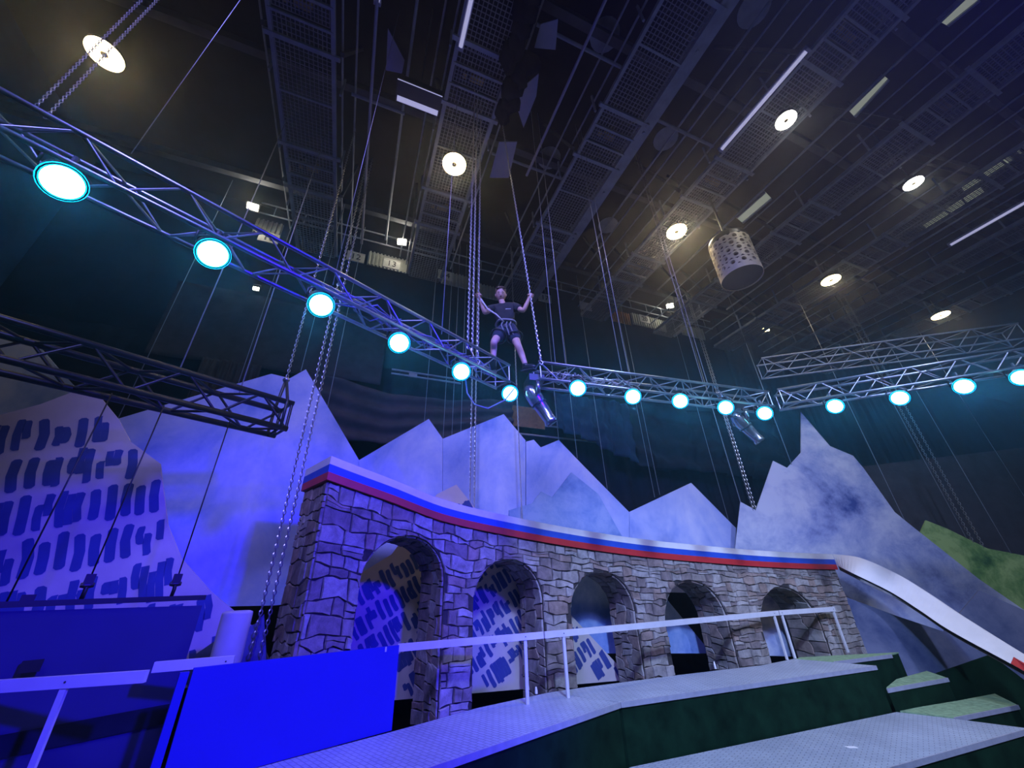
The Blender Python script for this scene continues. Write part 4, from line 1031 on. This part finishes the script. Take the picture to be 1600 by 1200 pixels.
def worklight(px, py, u, label, lens='white_lens', watts=30, s=1.0):
    c = onu(px, py, u); t = thing('work_light', c, label, 'work light')
    d = (Vector((c.x * .5, 0, 7)) - c).normalized(); x = d.cross(ZZ).normalized(); y = x.cross(d)
    MB().box(c, (.26 * s, .17 * s, .05), (x, y, d)).build('glass', M[lens], t)
    MB().box(c - d * .06, (.30 * s, .21 * s, .08), (x, y, d)).build('housing', M['black_plastic'], t)
    MB().path([c + x * .16 * s, c + x * .17 * s + ZZ * .16, c - x * .17 * s + ZZ * .16, c - x * .16 * s], .012, 5).build('bracket', M['black_plastic'], t)
    l = bpy.data.lights.new('work_light_glow', 'POINT'); l.energy = watts; l.color = (1, .92, .75); l.shadow_soft_size = .1
    o = bpy.data.objects.new('work_light_glow', l); C.objects.link(o); o.location = c + d * .12
worklight(395, 323, 9.2, 'bright work light over the upper left truss'); worklight(628, 378, 9.2, 'bright work light left of the climber at the gallery')
worklight(1047, 478, 9.2, 'bright work light right of the orange panel'); worklight(1197, 515, 9.8, 'small warm work light above the farther truss end', 'warm_lens', 20)
worklight(1320, 541, 9.5, 'small white work light on the farther truss', 'white_lens', 8, .7)
worklight(1558, 589, 7.2, 'tiny lit lamp between the right cyan lamps', 'white_lens', 4, .45); worklight(400, 451, 11.6, 'faint small lamp on the dark wall above the grey drape', 'white_lens', 3, .6)

# ------------------------------------------------------------------ numbered gallery boards along the back
def text_mesh(txt, size):
    cu = bpy.data.curves.new('number', 'FONT'); cu.body = txt; cu.size = size; cu.extrude = .004; cu.align_x = 'CENTER'; cu.align_y = 'CENTER'
    o = bpy.data.objects.new('n', cu); C.objects.link(o); dg = bpy.context.evaluated_depsgraph_get(); dg.update()
    me = bpy.data.meshes.new_from_object(o.evaluated_get(dg)); bpy.data.objects.remove(o); me.materials.clear(); me.materials.append(M['ink']); return me
NB = {'10': 'above the long left truss', '12': 'left of the ribbed panel with a work light', '13': 'under the bright work light', '14': 'left of the climber\'s chains', '17': 'right of the climber\'s hand', '': '', '20': 'beside the orange panel'}
for px, py, txt in ((420, 372, '10'), (556, 402, '12'), (612, 413, '13'), (696, 431, '14'), (851, 466, '17'), (915, 479, ''), (1007, 499, '20')):
    c = onu(px, py, 9.6); t = thing('number_board', c, ('white board numbered %s %s' % (txt, NB[txt])) if txt else 'dim board at the gallery end of a catwalk right of board 17', 'sign')
    bd = MB().box(c, (.50, .03, .34), (VV, UU, ZZ)).build('board', M['ring_white'], t)
    if txt:
        o = bpy.data.objects.new('number', text_mesh(txt, .30)); C.objects.link(o); o.parent = bd
        o.rotation_euler = (math.pi / 2, 0, TH); o.location = -UU * .022
    MB().bar(c + ZZ * .17 - VV * .25, c + ZZ * .17 + VV * .25, .05, .03).build('top_edge', M['ring_white'], t)
def ribbed(x0, y0, x1, y1, u, mt, label, h=.55):
    a = onu(x0, y0, u); b = onu(x1, y1, u); n = max(4, int((b - a).length / .11)); t = thing('ribbed_panel', (a + b) / 2 - ZZ * h / 2, label, 'panel')
    a.z = b.z = (a.z + b.z) / 2
    MB().bar(a + UU * .03, b + UU * .03, .02, h).build('sheet', mt, t)
    for k in range(n): MB().box(a.lerp(b, (k + .5) / n), (.05, .05, h), (VV, UU, ZZ)).build('rib', mt, t)
for x0, y0, x1, y1, mt, lab in ((398, 350, 440, 362, 'pale_rib', 'pale ribbed panel around board 10'), (575, 402, 636, 417, 'pale_rib', 'pale ribbed panel around boards 12 and 13'), (690, 432, 740, 444, 'pale_rib', 'pale ribbed panel left of the climber'), (744, 452, 778, 459, 'pale_rib', 'pale ribbed panel behind the climber\'s head'),
                                (955, 492, 985, 499, 'orange_sheet', 'orange ribbed panel left of board 20'), (988, 498, 1040, 509, 'pale_rib', 'pale ribbed panel behind board 20'), (1065, 515, 1100, 522, 'pale_rib', 'dim ribbed panel right of board 20')):
    ribbed(x0, y0, x1, y1, 9.9, M[mt], lab)
# gallery rail with row of small hooks
g0, g1 = onu(398, 343, 9.5), onu(1110, 505, 9.5); g1.z = g0.z = (g0.z + g1.z) / 2
t = thing('gallery_rail', (g0 + g1) / 2, 'dark gallery rail above the numbered boards', 'rail')
MB().tube(g0, g1, .025, 6).build('upper_pipe', M['steel'], t); MB().tube(g0 + ZZ * .4, g1 + ZZ * .4, .025, 6).build('lower_pipe', M['steel'], t)
for k in range(22):
    q = g0.lerp(g1, (k + .5) / 22); MB().tube(q, q + ZZ * .42, .015, 5).build('baluster', M['steel'], t)

# pale bays glimpsed between the right catwalks, their lit look painted in as emission
for k, (px, lab) in enumerate((([(1325, 172), (1380, 118), (1388, 124), (1335, 182)], 'pale trough above the white round lamp'), ([(1480, 40), (1530, 0), (1500, 0), (1465, 32)], 'pale roof opening at the top right'), ([(1150, 340), (1195, 300), (1205, 310), (1160, 348)], 'pale bay behind the perforated can'), ([(1440, 350), (1530, 290), (1538, 300), (1450, 358)], 'pale trough right of the second white lamp'), ([(1500, 290), (1590, 232), (1598, 240), (1508, 300)], 'pale trough near the right frame edge'))):
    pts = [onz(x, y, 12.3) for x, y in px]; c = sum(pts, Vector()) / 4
    t = thing('pale_trough', c, lab, 'trough'); MB().prism(pts, ZZ * .06).build('pale_sheet', M['trough_painted_glow'], t)
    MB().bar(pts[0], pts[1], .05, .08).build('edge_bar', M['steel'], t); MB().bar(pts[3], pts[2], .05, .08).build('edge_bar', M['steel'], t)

# ------------------------------------------------------------------ perforated can
cb_ = onz(1160, 435, 8.7); R_ = .44; H_ = 1.15
can = thing('perforated_can', cb_, 'cream perforated drum hanging below the catwalks', 'drum')
sh = MB(); rows, cols = 5, 12
def cyl(a, z): return cb_ + Vector((math.cos(a), math.sin(a), 0)) * R_ + ZZ * z
ch = H_ * .80 / rows; cw = 2 * math.pi / cols; nq = 12
for r in range(rows):
    for c in range(cols):
        a0 = (c + .5 * (r % 2)) * cw; z0 = .12 + r * ch; ac = a0 + cw / 2; zc = z0 + ch / 2; hr = .052
        sq = []; ci = []; ho = []
        for k in range(nq):
            th = 2 * math.pi * k / nq; cx, sy = math.cos(th), math.sin(th); mx = max(abs(cx), abs(sy))
            sq.append(cyl(ac + cx / mx * cw / 2, zc + sy / mx * ch / 2)); ci.append(cyl(ac + cx * hr / R_, zc + sy * hr))
            q = cyl(ac + cx * hr / R_, zc + sy * hr); ctr = Vector((cb_.x, cb_.y, q.z)); ho.append(q + (ctr - q).normalized() * .06)
        sh.add(sq + ci + ho, [(k, (k + 1) % nq, nq + (k + 1) % nq, nq + k) for k in range(nq)] + [(nq + k, nq + (k + 1) % nq, 2 * nq + (k + 1) % nq, 2 * nq + k) for k in range(nq)])
sh.build('shell', M['can_shell'], can)
MB().lathe(cb_, ZZ, [(0, R_ * .99), (0.0, R_), (.125, R_), (.125, R_ * .985)], 48, caps=False).build('lower_rim', M['can_shell'], can, False)
MB().lathe(cb_ + ZZ * (.12 + rows * ch), ZZ, [(0, R_), (.10, R_), (.16, R_ * .96), (.2, .2)], 48).build('black_top', M['black_plastic'], can)
MB().lathe(cb_ + ZZ * .04, ZZ, [(0, R_ * .84), (.95, R_ * .84)], 40).build('core', M['can_core'], can)
MB().lathe(cb_ + ZZ * .03, ZZ, [(0, .01), (.001, R_ * .97), (.01, R_ * .97)], 40).build('bottom_plate', M['black_plastic'], can)
MB().tube(cb_ + ZZ * (H_ + .1), cb_ + ZZ * 2.95, .025, 8).build('suspension_rod', M['dark_steel'], can)

# ------------------------------------------------------------------ drapes and rear structure
def drape(name, v0, v1, z0, z1, u, mt, label, folds=14, amp=.08, sag=None, top=None, seed=1, nu=90, nz=16):
    rn = random.Random(seed); ph = [rn.uniform(0, 6.28) for _ in range(5)]
    def fn(s, t_):
        v = v0 + (v1 - v0) * s
        zb = z0(s) if callable(z0) else z0; zt = z1(s) if callable(z1) else z1
        z = zb + (zt - zb) * t_
        k = math.sin(s * folds * 6.28 + ph[0] + .6 * math.sin(t_ * 3 + ph[1])) + .5 * math.sin(s * folds * 2.3 * 6.28 + ph[2]) + .4 * math.sin(s * folds * .4 * 6.28 + ph[3] + t_ * 2)
        if sag: k += sag * math.sin(t_ * 22 + 5 * s + 2.2 * math.sin(s * 6))
        return W(v, u + amp * k * (1 - .35 * t_), z)
    mb = MB().grid(fn, nu, nz); o = mb.build(name, mt, smooth=True); sol = o.modifiers.new('thickness', 'SOLIDIFY'); sol.thickness = .012
    return tag(o, label, 'drape')
drape('stage_drape', -9.2, 34, .1, 9.0, 11.5, M['black_cloth'], 'long black drape across the whole back of the stage', 46, .06, nu=400)
def zpx(x, y, u): return onu(x, y, u).z
def vpx(x, y, u): return onu(x, y, u).dot(VV)
ug = 10.9
drape('grey_drape', vpx(240, 520, ug), vpx(600, 560, ug), zpx(330, 565, ug), zpx(330, 448, ug), ug, M['grey_cloth'], 'flat dark grey cloth above the largest mountain', 2, .03, nu=60)
drape('grey_drape', vpx(300, 600, ug - .15), vpx(400, 600, ug - .15), zpx(350, 640, ug), zpx(350, 566, ug), ug - .15, M['grey_cloth'], 'gathered grey cloth hanging left of the largest mountain', 7, .06, nu=70)
us = 10.5
v0_, v1_ = vpx(480, 600, us), vpx(800, 600, us)
drape('grey_drape', v0_, v1_, lambda s: zpx(540, 690, us) + 1.5 * (s - .25) ** 2 * (1 if s > .25 else .3), lambda s: zpx(600, 596, us) - .35 * math.sin(s * 3.14), us, M['grey_cloth'], 'swagged dark cloth sagging in curves between the first two peaks', 3, .07, 1.2, nu=90, nz=40)
v0_, v1_ = vpx(866, 640, us), vpx(982, 640, us)
drape('grey_drape', v0_, v1_, lambda s: zpx(920, 690, us) - 1.0 * (s - .4), lambda s: zpx(920, 622, us), us, M['navy_cloth'], 'rough cloth hanging to a corner above the notched mountain', 5, .09, .6, seed=5, nu=60, nz=24)
drape('grey_drape', vpx(990, 650, us), vpx(1230, 680, us), lambda s: zpx(1100, 735, us), lambda s: zpx(1100, 640, us), us + .2, M['black_cloth'], 'black swagged cloth behind the far corner of the trusses', 5, .12, 1.0, seed=9, nu=90, nz=30)
drape('right_drape', 16.2, 34, 1.0, zpx(1500, 600, 11.0), 11.05, M['black_cloth'], 'black pleated drape at the far right behind the lamps', 22, .10, nu=200, seed=3)
for y, lab in ((668, 'upper'), (686, 'lower')):
    a = onu(760, y - 14, 11.15); b = onu(1000, y + 4, 11.15); b.z = a.z
    tag(MB().tube(a - VV * 3, b + VV * 2, .035, 8).build('rear_pipe', M['steel']), '%s of two horizontal pipes behind the mountain peaks' % lab, 'pipe')
a = onu(740, 642, 11.0); b = onu(850, 655, 11.0)
tag(MB().box((a + b) / 2, ((b - a).length, .05, .75), (VV, UU, ZZ)).build('brown_board_wall', M['brown_wood']), 'brown boarded panel behind the truss corner', 'panel')
a = onu(612, 577, 10.9); b = onu(720, 596, 10.9); b.z = a.z
t = thing('rear_batten', (a + b) / 2, 'pale batten rail behind the fourth cyan lamp', 'rail')
MB().tube(a, b, .03, 6).build('pipe', M['steel'], t); MB().tube(a - ZZ * .14, b - ZZ * .14, .03, 6).build('pipe', M['steel'], t); MB().box(a.lerp(b, .3) - ZZ * .1, (.25, .04, .14), (VV, UU, ZZ)).build('plate', M['steel'], t)

# ------------------------------------------------------------------ thin stage haze filling the hall
hz_ = MB().box((8, 6, 7.3), (50, 34, 14.4)).build('stage_haze', bpy.data.materials.new('stage_haze'))
hm_ = hz_.data.materials[0]; hm_.use_nodes = True; nt = hm_.node_tree
nt.nodes.remove(nt.nodes['Principled BSDF'])
vs_ = nt.nodes.new('ShaderNodeVolumeScatter'); vs_.inputs['Density'].default_value = 0.005; vs_.inputs['Anisotropy'].default_value = 0.82
nt.links.new(vs_.outputs[0], nt.nodes['Material Output'].inputs['Volume'])
tag(hz_, 'thin stage haze hanging in the whole hall', 'haze', None, 'stuff')
